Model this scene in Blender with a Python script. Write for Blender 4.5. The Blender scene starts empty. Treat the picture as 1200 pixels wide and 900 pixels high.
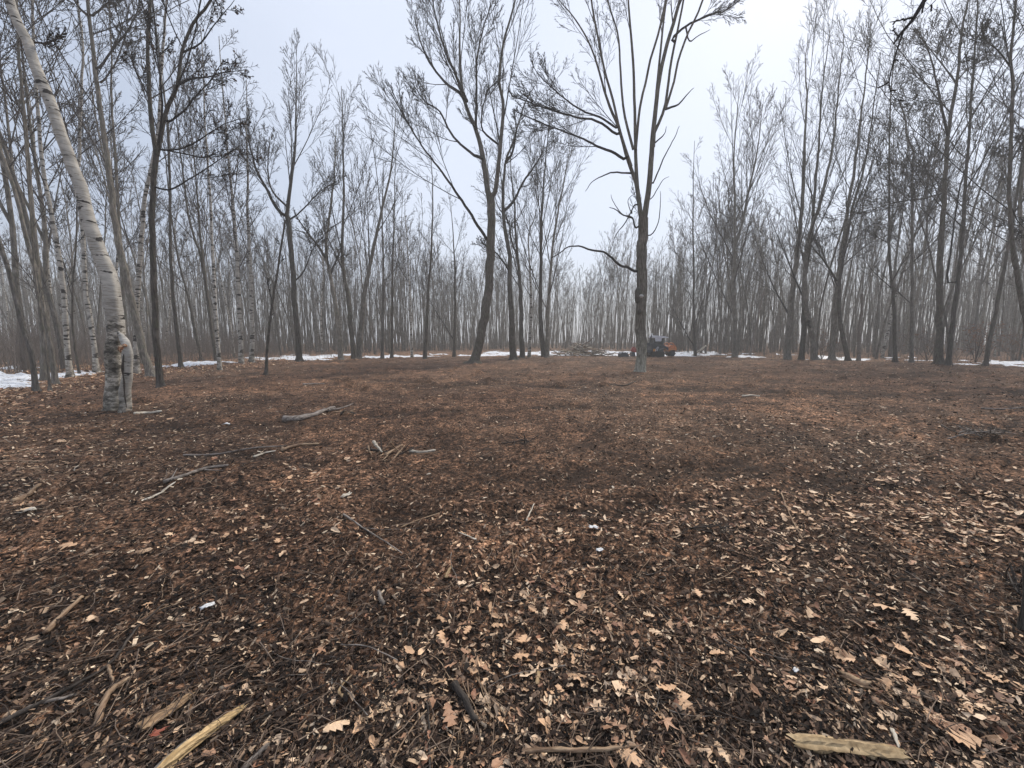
import bpy, bmesh, math, random
import numpy as np
from mathutils import Vector, Matrix

C = bpy.context.scene.collection
scene = bpy.context.scene
PI = math.pi

# ------------------------------------------------------------------ camera
F_PX, CAM_H = 451.0, 1.6
PITCH = math.radians(6.45)
cam_data = bpy.data.cameras.new("camera")
cam = bpy.data.objects.new("camera", cam_data)
C.objects.link(cam)
cam_data.sensor_width = 36.0
cam_data.lens = 36.0 * F_PX / 1200.0
cam_data.clip_start, cam_data.clip_end = 0.05, 2000
cam.location = (0, 0, CAM_H)
cam.rotation_euler = (PI / 2 - PITCH, 0, 0)
scene.camera = cam

# ------------------------------------------------------------------ world: thin bright overcast
SUN_EL, SUN_AZ = math.radians(46), math.radians(38)      # azimuth clockwise from +Y
sun_vec = Vector((math.sin(SUN_AZ) * math.cos(SUN_EL), math.cos(SUN_AZ) * math.cos(SUN_EL), math.sin(SUN_EL)))
world = bpy.data.worlds.new("World")
scene.world = world
world.use_nodes = True
nt = world.node_tree
nt.nodes.clear()
w_out = nt.nodes.new('ShaderNodeOutputWorld')
w_bg = nt.nodes.new('ShaderNodeBackground')
sky = nt.nodes.new('ShaderNodeTexSky')
sky.sky_type = 'NISHITA'
sky.sun_disc = False
sky.sun_elevation = SUN_EL
sky.sun_rotation = SUN_AZ
geo = nt.nodes.new('ShaderNodeTexCoord')
dot = nt.nodes.new('ShaderNodeVectorMath'); dot.operation = 'DOT_PRODUCT'
dot.inputs[1].default_value = sun_vec
nt.links.new(geo.outputs['Generated'], dot.inputs[0])
ns = nt.nodes.new('ShaderNodeTexNoise'); ns.inputs['Scale'].default_value = 1.6; ns.inputs['Detail'].default_value = 4
mpn = nt.nodes.new('ShaderNodeMapping'); mpn.inputs['Scale'].default_value = (1, 1, 2.6)
nt.links.new(geo.outputs['Generated'], mpn.inputs[0]); nt.links.new(mpn.outputs[0], ns.inputs['Vector'])
ad = nt.nodes.new('ShaderNodeMath'); ad.operation = 'MULTIPLY_ADD'
nt.links.new(ns.outputs['Fac'], ad.inputs[0]); ad.inputs[1].default_value = 0.55
nt.links.new(dot.outputs['Value'], ad.inputs[2])
rmp = nt.nodes.new('ShaderNodeValToRGB')
rmp.color_ramp.elements[0].position = 0.60; rmp.color_ramp.elements[0].color = (2.65, 3.0, 3.7, 1)
rmp.color_ramp.elements[1].position = 1.0; rmp.color_ramp.elements[1].color = (4.0, 4.3, 4.95, 1)
nt.links.new(ad.outputs[0], rmp.inputs[0])
mx = nt.nodes.new('ShaderNodeMixRGB'); mx.inputs[0].default_value = 0.86
nt.links.new(sky.outputs[0], mx.inputs[1]); nt.links.new(rmp.outputs[0], mx.inputs[2])
nt.links.new(mx.outputs[0], w_bg.inputs['Color'])
w_bg.inputs['Strength'].default_value = 0.1
nt.links.new(w_bg.outputs[0], w_out.inputs['Surface'])

sun_data = bpy.data.lights.new("sun", 'SUN')
sun_data.energy = 1.5
sun_data.angle = math.radians(10)
sun_data.color = (1.0, 0.92, 0.80)
sun = bpy.data.objects.new("sun", sun_data)
C.objects.link(sun)
sun.rotation_euler = (-sun_vec).to_track_quat('-Z', 'Y').to_euler()
sun.location = (10, 10, 60)

scene.view_settings.view_transform = 'Standard'
scene.view_settings.look = 'None'
scene.view_settings.exposure = 1.15
scene.view_settings.gamma = 1.0
scene.cycles.max_bounces = 5
scene.cycles.diffuse_bounces = 2
scene.cycles.volume_bounces = 0
scene.cycles.use_denoising = True

# ------------------------------------------------------------------ helpers: tags, noise, pixels
def tag(o, label=None, cat=None, group=None, kind=None):
    if label: o['label'] = label
    if cat: o['category'] = cat
    if group: o['group'] = group
    if kind: o['kind'] = kind
    return o

def empty(name, loc=(0, 0, 0), rz=0.0):
    o = bpy.data.objects.new(name, None)
    o.empty_display_size = 0.3
    C.objects.link(o)
    o.location = loc
    o.rotation_euler = (0, 0, rz)
    return o

def link(name, me, mat=None, parent=None):
    o = bpy.data.objects.new(name, me)
    C.objects.link(o)
    if mat is not None:
        me.materials.clear(); me.materials.append(mat)
    if parent is not None:
        o.parent = parent
    return o

def dup(root, loc, rz, tilt=(0, 0), s=1.0):
    r = root.copy(); C.objects.link(r)
    r.location = loc; r.rotation_euler = (tilt[0], tilt[1], rz); r.scale = (s, s, s)
    for ch in list(root.children):
        c = ch.copy(); C.objects.link(c); c.parent = r
    return r

def _hash(ix, iy, seed):
    h = (ix.astype(np.int64) * 374761393 + iy.astype(np.int64) * 668265263 + seed * 1274126177) & 0xFFFFFFFF
    h = ((h ^ (h >> 13)) * 1274126177) & 0xFFFFFFFF
    h = h ^ (h >> 16)
    return (h & 0xFFFFFF) / float(0xFFFFFF)

def vnoise(x, y, seed=0):
    ix, iy = np.floor(x), np.floor(y)
    fx, fy = x - ix, y - iy
    fx = fx * fx * (3 - 2 * fx); fy = fy * fy * (3 - 2 * fy)
    a, b = _hash(ix, iy, seed), _hash(ix + 1, iy, seed)
    c, d = _hash(ix, iy + 1, seed), _hash(ix + 1, iy + 1, seed)
    return (a + (b - a) * fx) * (1 - fy) + (c + (d - c) * fx) * fy - 0.5

def fbm(x, y, seed=0, octv=4, gain=0.5):
    s, a, f = 0.0, 1.0, 1.0
    for k in range(octv):
        s = s + a * vnoise(x * f + 17.3 * k, y * f - 9.1 * k, seed + k)
        a *= gain; f *= 2.03
    return s

def terrain(x, y, fine=True):
    x = np.asarray(x, float); y = np.asarray(y, float)
    r = np.hypot(x, y)
    z = 0.16 * fbm(x / 7.0, y / 7.0, 3, 3) * np.clip((r - 2) / 8, 0, 1)
    # machine tracks: shallow furrows with a crumbly lip
    wob = 0.9 * vnoise(x / 1.9, y / 1.9, 21) + .25 * vnoise(x / .5, y / .5, 22)
    for (yc, sl, cv, dep, wd) in ((3.75, 0.08, 0.03, 0.055, 0.16), (4.7, -0.05, 0.02, 0.03, 0.2), (8.6, 0.22, 0.0, 0.05, 0.3),
                                  (2.6, 0.25, 0.05, 0.02, 0.15), (13.5, -0.3, 0.01, 0.05, 0.5)):
        d = (y - (yc + sl * x + cv * x * x + wob)) / wd
        m = np.clip(0.6 + 1.6 * vnoise(x / 1.1 + yc, y / 1.1, 31), 0, 1.3)
        z = z + m * dep * (-np.exp(-d * d) + 0.75 * np.exp(-(d - 1.7) ** 2))
    for mx_, my_ in ((-8.75, 8.35), (6.52, 19.6), (-2.6, 26.5), (-11.75, 12.9), (27.7, 24.9)):     # litter banked round the big trunks
        z = z + .07 * np.exp(-((x - mx_) ** 2 + (y - my_) ** 2) / .35)
    if fine:
        z = z + 0.060 * fbm(x / 0.55, y / 0.55, 5, 3) + .32 * np.clip(vnoise(x / .8, y / .45, 55) + .5 * vnoise(x / .22, y / .2, 56) - .34, 0, 1) * np.clip(r / 9, .15, 1.6)
        lumps = fbm(x / 0.13, y / 0.13, 9, 3, 0.6)
        z = z + 0.030 * lumps + 0.04 * np.clip(lumps - 0.25, 0, 1)
        z = z + 0.012 * fbm(x / 0.035, y / 0.035, 15, 2)
    return z

def ray(px, py):
    u, v = (px - 600) / F_PX, (450 - py) / F_PX
    c, s = math.cos(PITCH), math.sin(PITCH)
    return u, c + v * s, -s + v * c

def at(px, py, D):
    "the place seen at photo pixel (px, py) at D metres ahead"
    x, y, z = ray(px, py)
    k = D / y
    return np.array([x * k, D, CAM_H + z * k])

def on_ground(px, py, dz=0.0):
    x, y, z = ray(px, py)
    k = -CAM_H / z
    for _ in range(3):
        h = float(terrain(x * k, y * k, False))
        k = -(CAM_H - h) / z
    X, Y = x * k, y * k
    return np.array([X, Y, float(terrain(X, Y)) + dz])

def mesh_from(name, V, Fa, smooth=True, col=None):
    "V (n,3) float; Fa (m,k) int, all faces of k corners"
    me = bpy.data.meshes.new(name)
    V = np.ascontiguousarray(V, dtype=np.float32); Fa = np.ascontiguousarray(Fa, dtype=np.int32)
    m, k = Fa.shape
    me.vertices.add(len(V)); me.vertices.foreach_set('co', V.ravel())
    me.loops.add(m * k); me.loops.foreach_set('vertex_index', Fa.ravel())
    me.polygons.add(m); me.polygons.foreach_set('loop_start', np.arange(0, m * k, k, dtype=np.int32))
    try: me.polygons.foreach_set('loop_total', np.full(m, k, dtype=np.int32))
    except Exception: pass
    me.polygons.foreach_set('use_smooth', np.full(m, smooth, dtype=bool))
    if col is not None:
        a = me.attributes.new('Col', 'FLOAT_COLOR', 'POINT')
        cc = np.ones((len(V), 4), dtype=np.float32); cc[:, :3] = col
        a.data.foreach_set('color', cc.ravel())
    me.update(calc_edges=True)
    return me

# ------------------------------------------------------------------ materials
def new_mat(name, rough=0.9, spec=0.25):
    m = bpy.data.materials.new(name); m.use_nodes = True
    b = m.node_tree.nodes['Principled BSDF']
    b.inputs['Roughness'].default_value = rough
    b.inputs['Specular IOR Level'].default_value = spec
    return m, m.node_tree, b

def nd(t, typ, **kw):
    n = t.nodes.new(typ)
    for k, v in kw.items():
        if k.startswith('i_'): n.inputs[k[2:]].default_value = v
        else: setattr(n, k, v)
    return n

def ramp(t, stops):
    n = t.nodes.new('ShaderNodeValToRGB')
    el = n.color_ramp.elements
    while len(el) > 1: el.remove(el[0])
    el[0].position, el[0].color = stops[0][0], (*stops[0][1], 1)
    for p, c in stops[1:]:
        e = el.new(p); e.color = (*c, 1)
    return n

def noise(t, scale, detail=4, rough=0.55, vec=None, sc=None, coord='Object'):
    tc = t.nodes.new('ShaderNodeTexCoord')
    n = nd(t, 'ShaderNodeTexNoise'); n.inputs['Scale'].default_value = scale
    n.inputs['Detail'].default_value = detail; n.inputs['Roughness'].default_value = rough
    src = vec or tc.outputs[coord]
    if sc:
        mp = nd(t, 'ShaderNodeMapping'); mp.inputs['Scale'].default_value = sc
        t.links.new(src, mp.inputs[0]); src = mp.outputs[0]
    t.links.new(src, n.inputs['Vector'])
    return n

def mixc(t, fac, a, b, mode='MIX'):
    n = t.nodes.new('ShaderNodeMixRGB'); n.blend_type = mode
    for i, v in ((0, fac), (1, a), (2, b)):
        if hasattr(v, 'is_output'): t.links.new(v, n.inputs[i])
        elif i == 0: n.inputs[0].default_value = v
        else: n.inputs[i].default_value = (*v, 1)
    return n.outputs[0]

def bump(t, b, h, strength, dist):
    n = nd(t, 'ShaderNodeBump'); n.inputs['Strength'].default_value = strength; n.inputs['Distance'].default_value = dist
    t.links.new(h, n.inputs['Height']); t.links.new(n.outputs[0], b.inputs['Normal'])

def bark(name, dark, light, moss=0.0, sc=(14, 14, 2.2), strength=0.6, lichen=0.0):
    m, t, b = new_mat(name, 0.95, 0.15)
    n1 = noise(t, 1.6, 6, 0.65, sc=sc)
    n2 = noise(t, 1.2, 3, 0.6)
    r = ramp(t, [(0.32, dark), (0.68, light)])
    t.links.new(n1.outputs['Fac'], r.inputs[0])
    pale = ramp(t, [(0.52, (0, 0, 0)), (0.7, (1, 1, 1))]); t.links.new(n2.outputs['Fac'], pale.inputs[0])
    c = mixc(t, 0.25, r.outputs[0], pale.outputs[0], 'OVERLAY')
    if moss:
        n3 = noise(t, 4.0, 4); mr = ramp(t, [(0.5, (0, 0, 0)), (0.65, (moss,) * 3)]); t.links.new(n3.outputs['Fac'], mr.inputs[0])
        c = mixc(t, mr.outputs[0], c, (0.13, 0.15, 0.10))
    if lichen:                                       # pale crusty lichen on the lower bole
        tc = t.nodes.new('ShaderNodeTexCoord'); sx = nd(t, 'ShaderNodeSeparateXYZ'); t.links.new(tc.outputs['Object'], sx.inputs[0])
        n4 = noise(t, 5.0, 6, .7)
        ma = nd(t, 'ShaderNodeMath', operation='MULTIPLY_ADD'); t.links.new(sx.outputs['Z'], ma.inputs[0]); ma.inputs[1].default_value = -.5 / lichen; t.links.new(n4.outputs['Fac'], ma.inputs[2])
        lr = ramp(t, [(0.12, (0, 0, 0)), (0.42, (1, 1, 1))]); t.links.new(ma.outputs[0], lr.inputs[0])
        lc = ramp(t, [(0.35, (0.15, 0.145, 0.12)), (0.6, (0.42, 0.41, 0.35))]); t.links.new(n1.outputs['Fac'], lc.inputs[0])
        c = mixc(t, lr.outputs[0], c, lc.outputs[0])
    oi = nd(t, 'ShaderNodeObjectInfo')
    var = ramp(t, [(0, (0.72, 0.72, 0.74)), (1, (1.2, 1.17, 1.12))]); t.links.new(oi.outputs['Random'], var.inputs[0])
    c = mixc(t, 1.0, c, var.outputs[0], 'MULTIPLY')
    t.links.new(c, b.inputs['Base Color'])
    bump(t, b, n1.outputs['Fac'], min(1, strength * 1.6), 0.07)
    return m

M = {}
M['bark_dark'] = bark('bark_dark', (0.045, 0.039, 0.035), (0.235, 0.21, 0.185), 0.4)
M['bark_grey'] = bark('bark_grey', (0.10, 0.09, 0.08), (0.42, 0.385, 0.34), 0.35)
M['bark_lichen'] = bark('bark_lichen', (0.055, 0.048, 0.042), (0.30, 0.27, 0.235), 0.4, lichen=3.0)
M['far_bark'] = bark('far_bark', (0.13, 0.115, 0.10), (0.46, 0.42, 0.365), 0, (3, 3, 3), .1)
M['twig_dark'] = bark('twig_dark', (0.030, 0.026, 0.027), (0.070, 0.062, 0.062), 0, (3, 3, 3), 0.2)
M['twig_grey'] = bark('twig_grey', (0.065, 0.057, 0.054), (0.140, 0.125, 0.118), 0, (3, 3, 3), 0.2)
M['twig_birch'] = bark('twig_birch', (0.045, 0.036, 0.038), (0.11, 0.09, 0.09), 0, (3, 3, 3), 0.2)

def birch_mat(name, dark_to=0.0, dens=0.47):
    "white papery bark with dark lens marks; below dark_to metres the bark is grey and broken"
    m, t, b = new_mat(name, 0.75, 0.25)
    n1 = noise(t, 1.0, 4, 0.62, sc=(2.2, 2.2, 7.5))
    n2 = noise(t, 3.0, 4, 0.6, sc=(1, 1, 2))
    n4 = noise(t, 1.0, 2, 0.5, sc=(5, 5, 60))
    base = ramp(t, [(0.3, (0.29, 0.27, 0.24)), (0.6, (0.50, 0.47, 0.42))]); t.links.new(n2.outputs['Fac'], base.inputs[0])
    fine = ramp(t, [(0.36, (0.62, 0.60, 0.57)), (0.44, (1, 1, 1))]); t.links.new(n4.outputs['Fac'], fine.inputs[0])
    c = mixc(t, 1.0, base.outputs[0], fine.outputs[0], 'MULTIPLY')
    mk = ramp(t, [(dens - 0.13, (1, 1, 1)), (dens - 0.105, (0, 0, 0))]); t.links.new(n1.outputs['Fac'], mk.inputs[0])
    c = mixc(t, mk.outputs[0], c, (0.035, 0.03, 0.028))
    if dark_to:
        tc = t.nodes.new('ShaderNodeTexCoord'); sx = nd(t, 'ShaderNodeSeparateXYZ'); t.links.new(tc.outputs['Object'], sx.inputs[0])
        n3 = noise(t, 1.0, 5, 0.65, sc=(5, 5, 9))
        ma = nd(t, 'ShaderNodeMath', operation='MULTIPLY_ADD'); t.links.new(n3.outputs['Fac'], ma.inputs[0]); ma.inputs[1].default_value = 2.6
        sb = nd(t, 'ShaderNodeMath', operation='SUBTRACT'); sb.inputs[0].default_value = dark_to - 1.3; t.links.new(sx.outputs['Z'], sb.inputs[1])
        t.links.new(sb.outputs[0], ma.inputs[2])
        mr = ramp(t, [(0.25, (0, 0, 0)), (0.75, (1, 1, 1))]); t.links.new(ma.outputs[0], mr.inputs[0])
        n5 = noise(t, 1.0, 6, 0.75, sc=(3.4, 3.4, 7))
        rough = ramp(t, [(0.40, (0.05, 0.045, 0.038)), (0.5, (0.22, 0.20, 0.165)), (0.58, (0.55, 0.50, 0.43))]); t.links.new(n5.outputs['Fac'], rough.inputs[0])
        c = mixc(t, mr.outputs[0], c, rough.outputs[0])
        bump(t, b, n5.outputs['Fac'], 0.5, 0.05)
    else:
        bump(t, b, n1.outputs['Fac'], 0.3, 0.02)
    t.links.new(c, b.inputs['Base Color'])
    return m
M['birch'] = birch_mat('birch_bark', 2.4, 0.52)
M['birch_side'] = birch_mat('birch_bark_side', .9, 0.47)
M['birch_far'] = birch_mat('birch_bark_far', 1.2, 0.56)

def attr_mat(name, rough=0.85, spec=0.3, var=0.35, scale=60):
    m, t, b = new_mat(name, rough, spec)
    at_ = nd(t, 'ShaderNodeAttribute', attribute_name='Col')
    n = noise(t, scale, 3)
    r = ramp(t, [(0.3, (1 - var,) * 3), (0.7, (1 + var * .4,) * 3)]); t.links.new(n.outputs['Fac'], r.inputs[0])
    t.links.new(mixc(t, 1.0, at_.outputs['Color'], r.outputs[0], 'MULTIPLY'), b.inputs['Base Color'])
    return m
M['litter'] = attr_mat('litter')
M['leafy'] = attr_mat('leafy', 0.6, 0.35, 0.3, 45)

def wood(name, a, b_, sc=(4, 40, 40), rough=0.8):
    m, t, b = new_mat(name, rough, 0.3)
    n = noise(t, 1.0, 6, 0.7, sc=sc)
    n2 = noise(t, 9, 4, .7, sc=(.5, 2, 2))
    r = ramp(t, [(0.28, tuple(v * .35 for v in a)), (0.42, a), (0.62, b_)]); t.links.new(n.outputs['Fac'], r.inputs[0])
    dk = ramp(t, [(0.36, (0.35, 0.30, 0.26)), (0.46, (1, 1, 1))]); t.links.new(n2.outputs['Fac'], dk.inputs[0])
    t.links.new(mixc(t, 0.75, r.outputs[0], dk.outputs[0], 'MULTIPLY'), b.inputs['Base Color'])
    bump(t, b, n.outputs['Fac'], 0.6, 0.01)
    return m
M['wood_yellow'] = wood('wood_yellow', (0.26, 0.17, 0.09), (0.56, 0.41, 0.24))
M['wood_tan'] = wood('wood_tan', (0.22, 0.14, 0.09), (0.46, 0.33, 0.21))
M['wood_grey'] = wood('wood_grey', (0.12, 0.10, 0.085), (0.36, 0.31, 0.27))
M['wood_dark'] = wood('wood_dark', (0.03, 0.024, 0.02), (0.10, 0.08, 0.065))
M['wood_pale'] = wood('wood_pale', (0.42, 0.36, 0.28), (0.72, 0.66, 0.56))

def plain(name, col, rough=0.5, metal=0.0, dirt=0.3):
    m, t, b = new_mat(name, rough, 0.5)
    n = noise(t, 5, 4)
    r = ramp(t, [(0.35, tuple(x * (1 - dirt) + 0.05 * dirt for x in col)), (0.65, col)]); t.links.new(n.outputs['Fac'], r.inputs[0])
    t.links.new(r.outputs[0], b.inputs['Base Color'])
    b.inputs['Metallic'].default_value = metal
    return m
M['orange'] = plain('orange_paint', (0.74, 0.26, 0.10), dirt=.35)
M['amber'] = plain('amber_paint', (0.70, 0.28, 0.04))
M['red'] = plain('red_paint', (0.42, 0.07, 0.06))
M['silver'] = plain('pale_grey_paint', (0.78, 0.78, 0.84), 0.35)
M['rubber'] = plain('rubber', (0.018, 0.018, 0.018), 0.8)
M['black'] = plain('black_paint', (0.045, 0.055, 0.07), 0.45)
M['steel'] = plain('steel', (0.30, 0.28, 0.26), 0.45, 0.8)
M['white'] = plain('white_cap', (0.8, 0.8, 0.8), 0.4)
gm, gt, gb = new_mat('dark_glass', 0.08, 0.6); gb.inputs['Base Color'].default_value = (0.02, 0.03, 0.035, 1); M['glass'] = gm

# ground: dark shredded mulch, and leaf litter under the trees
m, t, b = new_mat('mulch_soil', 0.95, 0.2)
att = nd(t, 'ShaderNodeAttribute', attribute_name='Col')         # r: forest floor, g: dry chips, b: moist soil and painted furrow shade
sp = nd(t, 'ShaderNodeSeparateColor'); t.links.new(att.outputs['Color'], sp.inputs[0])
a1 = noise(t, 26, 8, 0.72); a2 = noise(t, 90, 4, 0.7); a3 = noise(t, 7.5, 7, 0.8); a4 = noise(t, 0.55, 4)
soil = ramp(t, [(0.36, (0.012, 0.0075, 0.005)), (0.47, (0.055, 0.034, 0.023)), (0.56, (0.16, 0.10, 0.067)), (0.66, (0.42, 0.285, 0.20))])
t.links.new(a1.outputs['Fac'], soil.inputs[0])
soil2 = ramp(t, [(0.40, (0.30, 0.28, 0.27)), (0.50, (1, 1, 1)), (0.62, (2.4, 2.25, 2.1))]); t.links.new(a3.outputs['Fac'], soil2.inputs[0])
c = mixc(t, 0.8, soil.outputs[0], soil2.outputs[0], 'MULTIPLY')
vo = nd(t, 'ShaderNodeTexVoronoi'); vo.inputs['Scale'].default_value = 34
tcv = nd(t, 'ShaderNodeTexCoord'); mpv = nd(t, 'ShaderNodeMapping'); mpv.inputs['Scale'].default_value = (1, 1, 1)
t.links.new(tcv.outputs['Object'], mpv.inputs[0]); t.links.new(mpv.outputs[0], vo.inputs['Vector'])
vs = nd(t, 'ShaderNodeSeparateColor'); t.links.new(vo.outputs['Color'], vs.inputs[0])
chipc = ramp(t, [(0.0, (0.03, 0.02, 0.015)), (0.45, (0.07, 0.045, 0.033)), (0.72, (0.17, 0.115, 0.08)), (0.93, (0.36, 0.27, 0.20))])
chipc.color_ramp.interpolation = 'CONSTANT'; t.links.new(vs.outputs[0], chipc.inputs[0])
fc = nd(t, 'ShaderNodeMath', operation='MULTIPLY'); t.links.new(sp.outputs[1], fc.inputs[0]); fc.inputs[1].default_value = 0.85
c = mixc(t, fc.outputs[0], c, chipc.outputs[0])
lit = nd(t, 'ShaderNodeTexVoronoi'); lit.inputs['Scale'].default_value = 13
t.links.new(tcv.outputs['Object'], lit.inputs['Vector'])
ls = nd(t, 'ShaderNodeSeparateColor'); t.links.new(lit.outputs['Color'], ls.inputs[0])
litc = ramp(t, [(0.0, (0.045, 0.028, 0.02)), (0.3, (0.12, 0.075, 0.05)), (0.6, (0.21, 0.135, 0.09)), (0.88, (0.34, 0.24, 0.17))])
litc.color_ramp.interpolation = 'CONSTANT'; t.links.new(ls.outputs[1], litc.inputs[0])
c = mixc(t, sp.outputs[0], c, litc.outputs[0])
a5 = noise(t, 2.3, 6, .75); pr5 = ramp(t, [(0.38, (0.42, 0.40, 0.38)), (0.5, (1, 1, 1)), (0.62, (1.75, 1.7, 1.62))]); t.links.new(a5.outputs['Fac'], pr5.inputs[0])
c = mixc(t, 0.85, c, pr5.outputs[0], 'MULTIPLY')
pt = ramp(t, [(0.36, (0.62, 0.60, 0.60)), (0.62, (1.3, 1.25, 1.2))]); t.links.new(a4.outputs['Fac'], pt.inputs[0])
c = mixc(t, 1.0, c, pt.outputs[0], 'MULTIPLY')
c = mixc(t, 1.0, c, (1.12, 1.05, 1.0), 'MULTIPLY')
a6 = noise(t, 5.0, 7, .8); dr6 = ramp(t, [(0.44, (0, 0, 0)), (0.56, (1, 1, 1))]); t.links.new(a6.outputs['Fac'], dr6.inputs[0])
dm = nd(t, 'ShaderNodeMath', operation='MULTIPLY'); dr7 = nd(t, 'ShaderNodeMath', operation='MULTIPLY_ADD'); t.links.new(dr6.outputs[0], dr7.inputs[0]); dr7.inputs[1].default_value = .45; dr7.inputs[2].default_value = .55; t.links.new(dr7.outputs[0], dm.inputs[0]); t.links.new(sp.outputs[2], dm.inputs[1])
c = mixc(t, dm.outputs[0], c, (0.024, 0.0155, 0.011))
t.links.new(c, b.inputs['Base Color'])
hh = mixc(t, 0.4, a1.outputs['Fac'], a2.outputs['Fac']); bump(t, b, hh, 0.9, 0.03)
M['mulch'] = m
m, t, b = new_mat('old_snow', 0.6, 0.4)
n = noise(t, 3, 5); r = ramp(t, [(0.35, (0.62, 0.64, 0.68)), (0.6, (0.86, 0.88, 0.92))]); t.links.new(n.outputs['Fac'], r.inputs[0])
nn = noise(t, 14, 3); rr = ramp(t, [(0.36, (0.22, 0.15, 0.10)), (0.42, (1, 1, 1))]); t.links.new(nn.outputs['Fac'], rr.inputs[0])
t.links.new(mixc(t, 1, r.outputs[0], rr.outputs[0], 'MULTIPLY'), b.inputs['Base Color']); bump(t, b, n.outputs['Fac'], 0.5, 0.05)
M['snow'] = m

# ------------------------------------------------------------------ ground sheet
BX = np.array([-900, -200, 0, 60, 130, 200, 300, 400, 500, 600, 800, 900, 1000, 1100, 1200, 1500, 2200], float)
BY = np.array([ 520, 475, 461, 453, 441, 433, 427, 421.5, 418.5, 417.3, 417.3, 419.5, 423, 427, 430, 440, 470], float)
AZ_B = np.arctan((BX - 600) / F_PX)
R_B = (CAM_H * F_PX / (BY - 399)) / np.cos(AZ_B)         # distance from the camera to the clearing's edge
def edge(x, y):
    "0 inside the clearing, growing beyond its edge (metres past it)"
    az = np.arctan2(x, y)
    rb = np.interp(az, AZ_B, R_B, left=18, right=22)
    return np.hypot(x, y) - rb - 2.2 * fbm(x / 5.0, y / 5.0, 44, 3)

az = np.concatenate([np.arange(-180, -62, 5.0), np.arange(-62, 62, 0.36), np.arange(62, 180, 5.0)]) * PI / 180
rad = np.concatenate([[0.0], np.geomspace(0.35, 1.15, 16)[:-1], np.geomspace(1.15, 50, 290), np.geomspace(52, 270, 40)])
A, Rr = np.meshgrid(az, rad)
gx, gy = Rr * np.sin(A), Rr * np.cos(A)
gz = terrain(gx, gy)
gz[0, :] = gz[0, 0]
dist_m = edge(gx, gy)
forest = np.clip(dist_m / 2.0 + 0.5, 0, 1)
dry = np.clip(0.35 + 1.5 * fbm(gx / 2.6, gy / 2.6, 61, 4), 0, 1) * np.clip(1.25 - 0.0 * Rr, 0, 1)
damp_shade = np.clip(0.1 + 1.5 * fbm(gx / 3.2, gy / 1.9, 71, 4), 0, 1) * (1 - forest)
# shade painted into the furrows; darker strip at left and round the big birch
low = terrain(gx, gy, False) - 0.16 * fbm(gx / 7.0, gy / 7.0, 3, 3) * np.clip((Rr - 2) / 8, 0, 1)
damp_shade = np.clip(damp_shade * 0.7 + np.clip(-low * 22, 0, 1), 0, 0.92)
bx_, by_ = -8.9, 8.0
damp_shade = np.maximum(damp_shade, 0.75 * np.exp(-(((gx + 5.5) / 3.2) ** 2 + ((gy - 6.6 - .25 * (gx + 5.5)) / .55) ** 2)))
damp_shade = np.maximum(damp_shade, 0.85 * np.exp(-(((gx - bx_) / 2.4) ** 2 + ((gy - by_) / 0.75) ** 2) ** 1.0))
dry = np.clip(dry + np.exp(-(((gx - 4.6) / 2.2) ** 2 + ((gy - 5.6) / .6) ** 2)), 0, 1) * (1 - damp_shade)
H, W = gx.shape
idx = np.arange(H * W).reshape(H, W)
nx = np.roll(idx, -1, axis=1)
Fq = np.stack([idx[:-1], nx[:-1], nx[1:], idx[1:]], -1).reshape(-1, 4)[:, ::-1]
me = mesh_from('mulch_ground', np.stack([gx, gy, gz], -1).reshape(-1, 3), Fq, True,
               np.stack([forest, dry, damp_shade], -1).reshape(-1, 3))
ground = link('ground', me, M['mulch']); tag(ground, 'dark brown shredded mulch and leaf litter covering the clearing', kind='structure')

# old snow lying beyond the clearing
def snow_sheet():
    az = np.arange(-64, 64, 0.4) * PI / 180
    rad = np.geomspace(9, 150, 210)
    A, R = np.meshgrid(az, rad)
    x, y = R * np.sin(A), R * np.cos(A)
    e = edge(x, y)
    azd = np.degrees(A)
    amount = np.interp(azd, [-64, -52, -47, -40, -30, -20, -8, -2, 5, 25, 32, 45, 64], [0.06, 0.06, -.05, .0, .04, .02, .0, .08, .15, .12, -.02, -.07, -.05])
    h = amount + 0.42 * fbm(x / 2.6, y / 3.2, 88, 4) - np.interp(e, [-0.6, 0.8, 3, 9, 16, 30], [0.5, 0.05, 0.0, 0.06, 0.20, 0.40])
    z = terrain(x, y) + np.clip(h, -0.15, 0.16) * 0.8
    H, W = x.shape
    idx = np.arange(H * W).reshape(H, W)
    F = np.stack([idx[:-1, :-1], idx[:-1, 1:], idx[1:, 1:], idx[1:, :-1]], -1).reshape(-1, 4)[:, ::-1]
    keep = (h.ravel()[F] > 0.0).any(1)
    return mesh_from('snow', np.stack([x, y, z], -1).reshape(-1, 3), F[keep])
snow = link('snow', snow_sheet(), M['snow']); tag(snow, 'thin patches of old white snow beyond the edge of the clearing', kind='structure')

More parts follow.
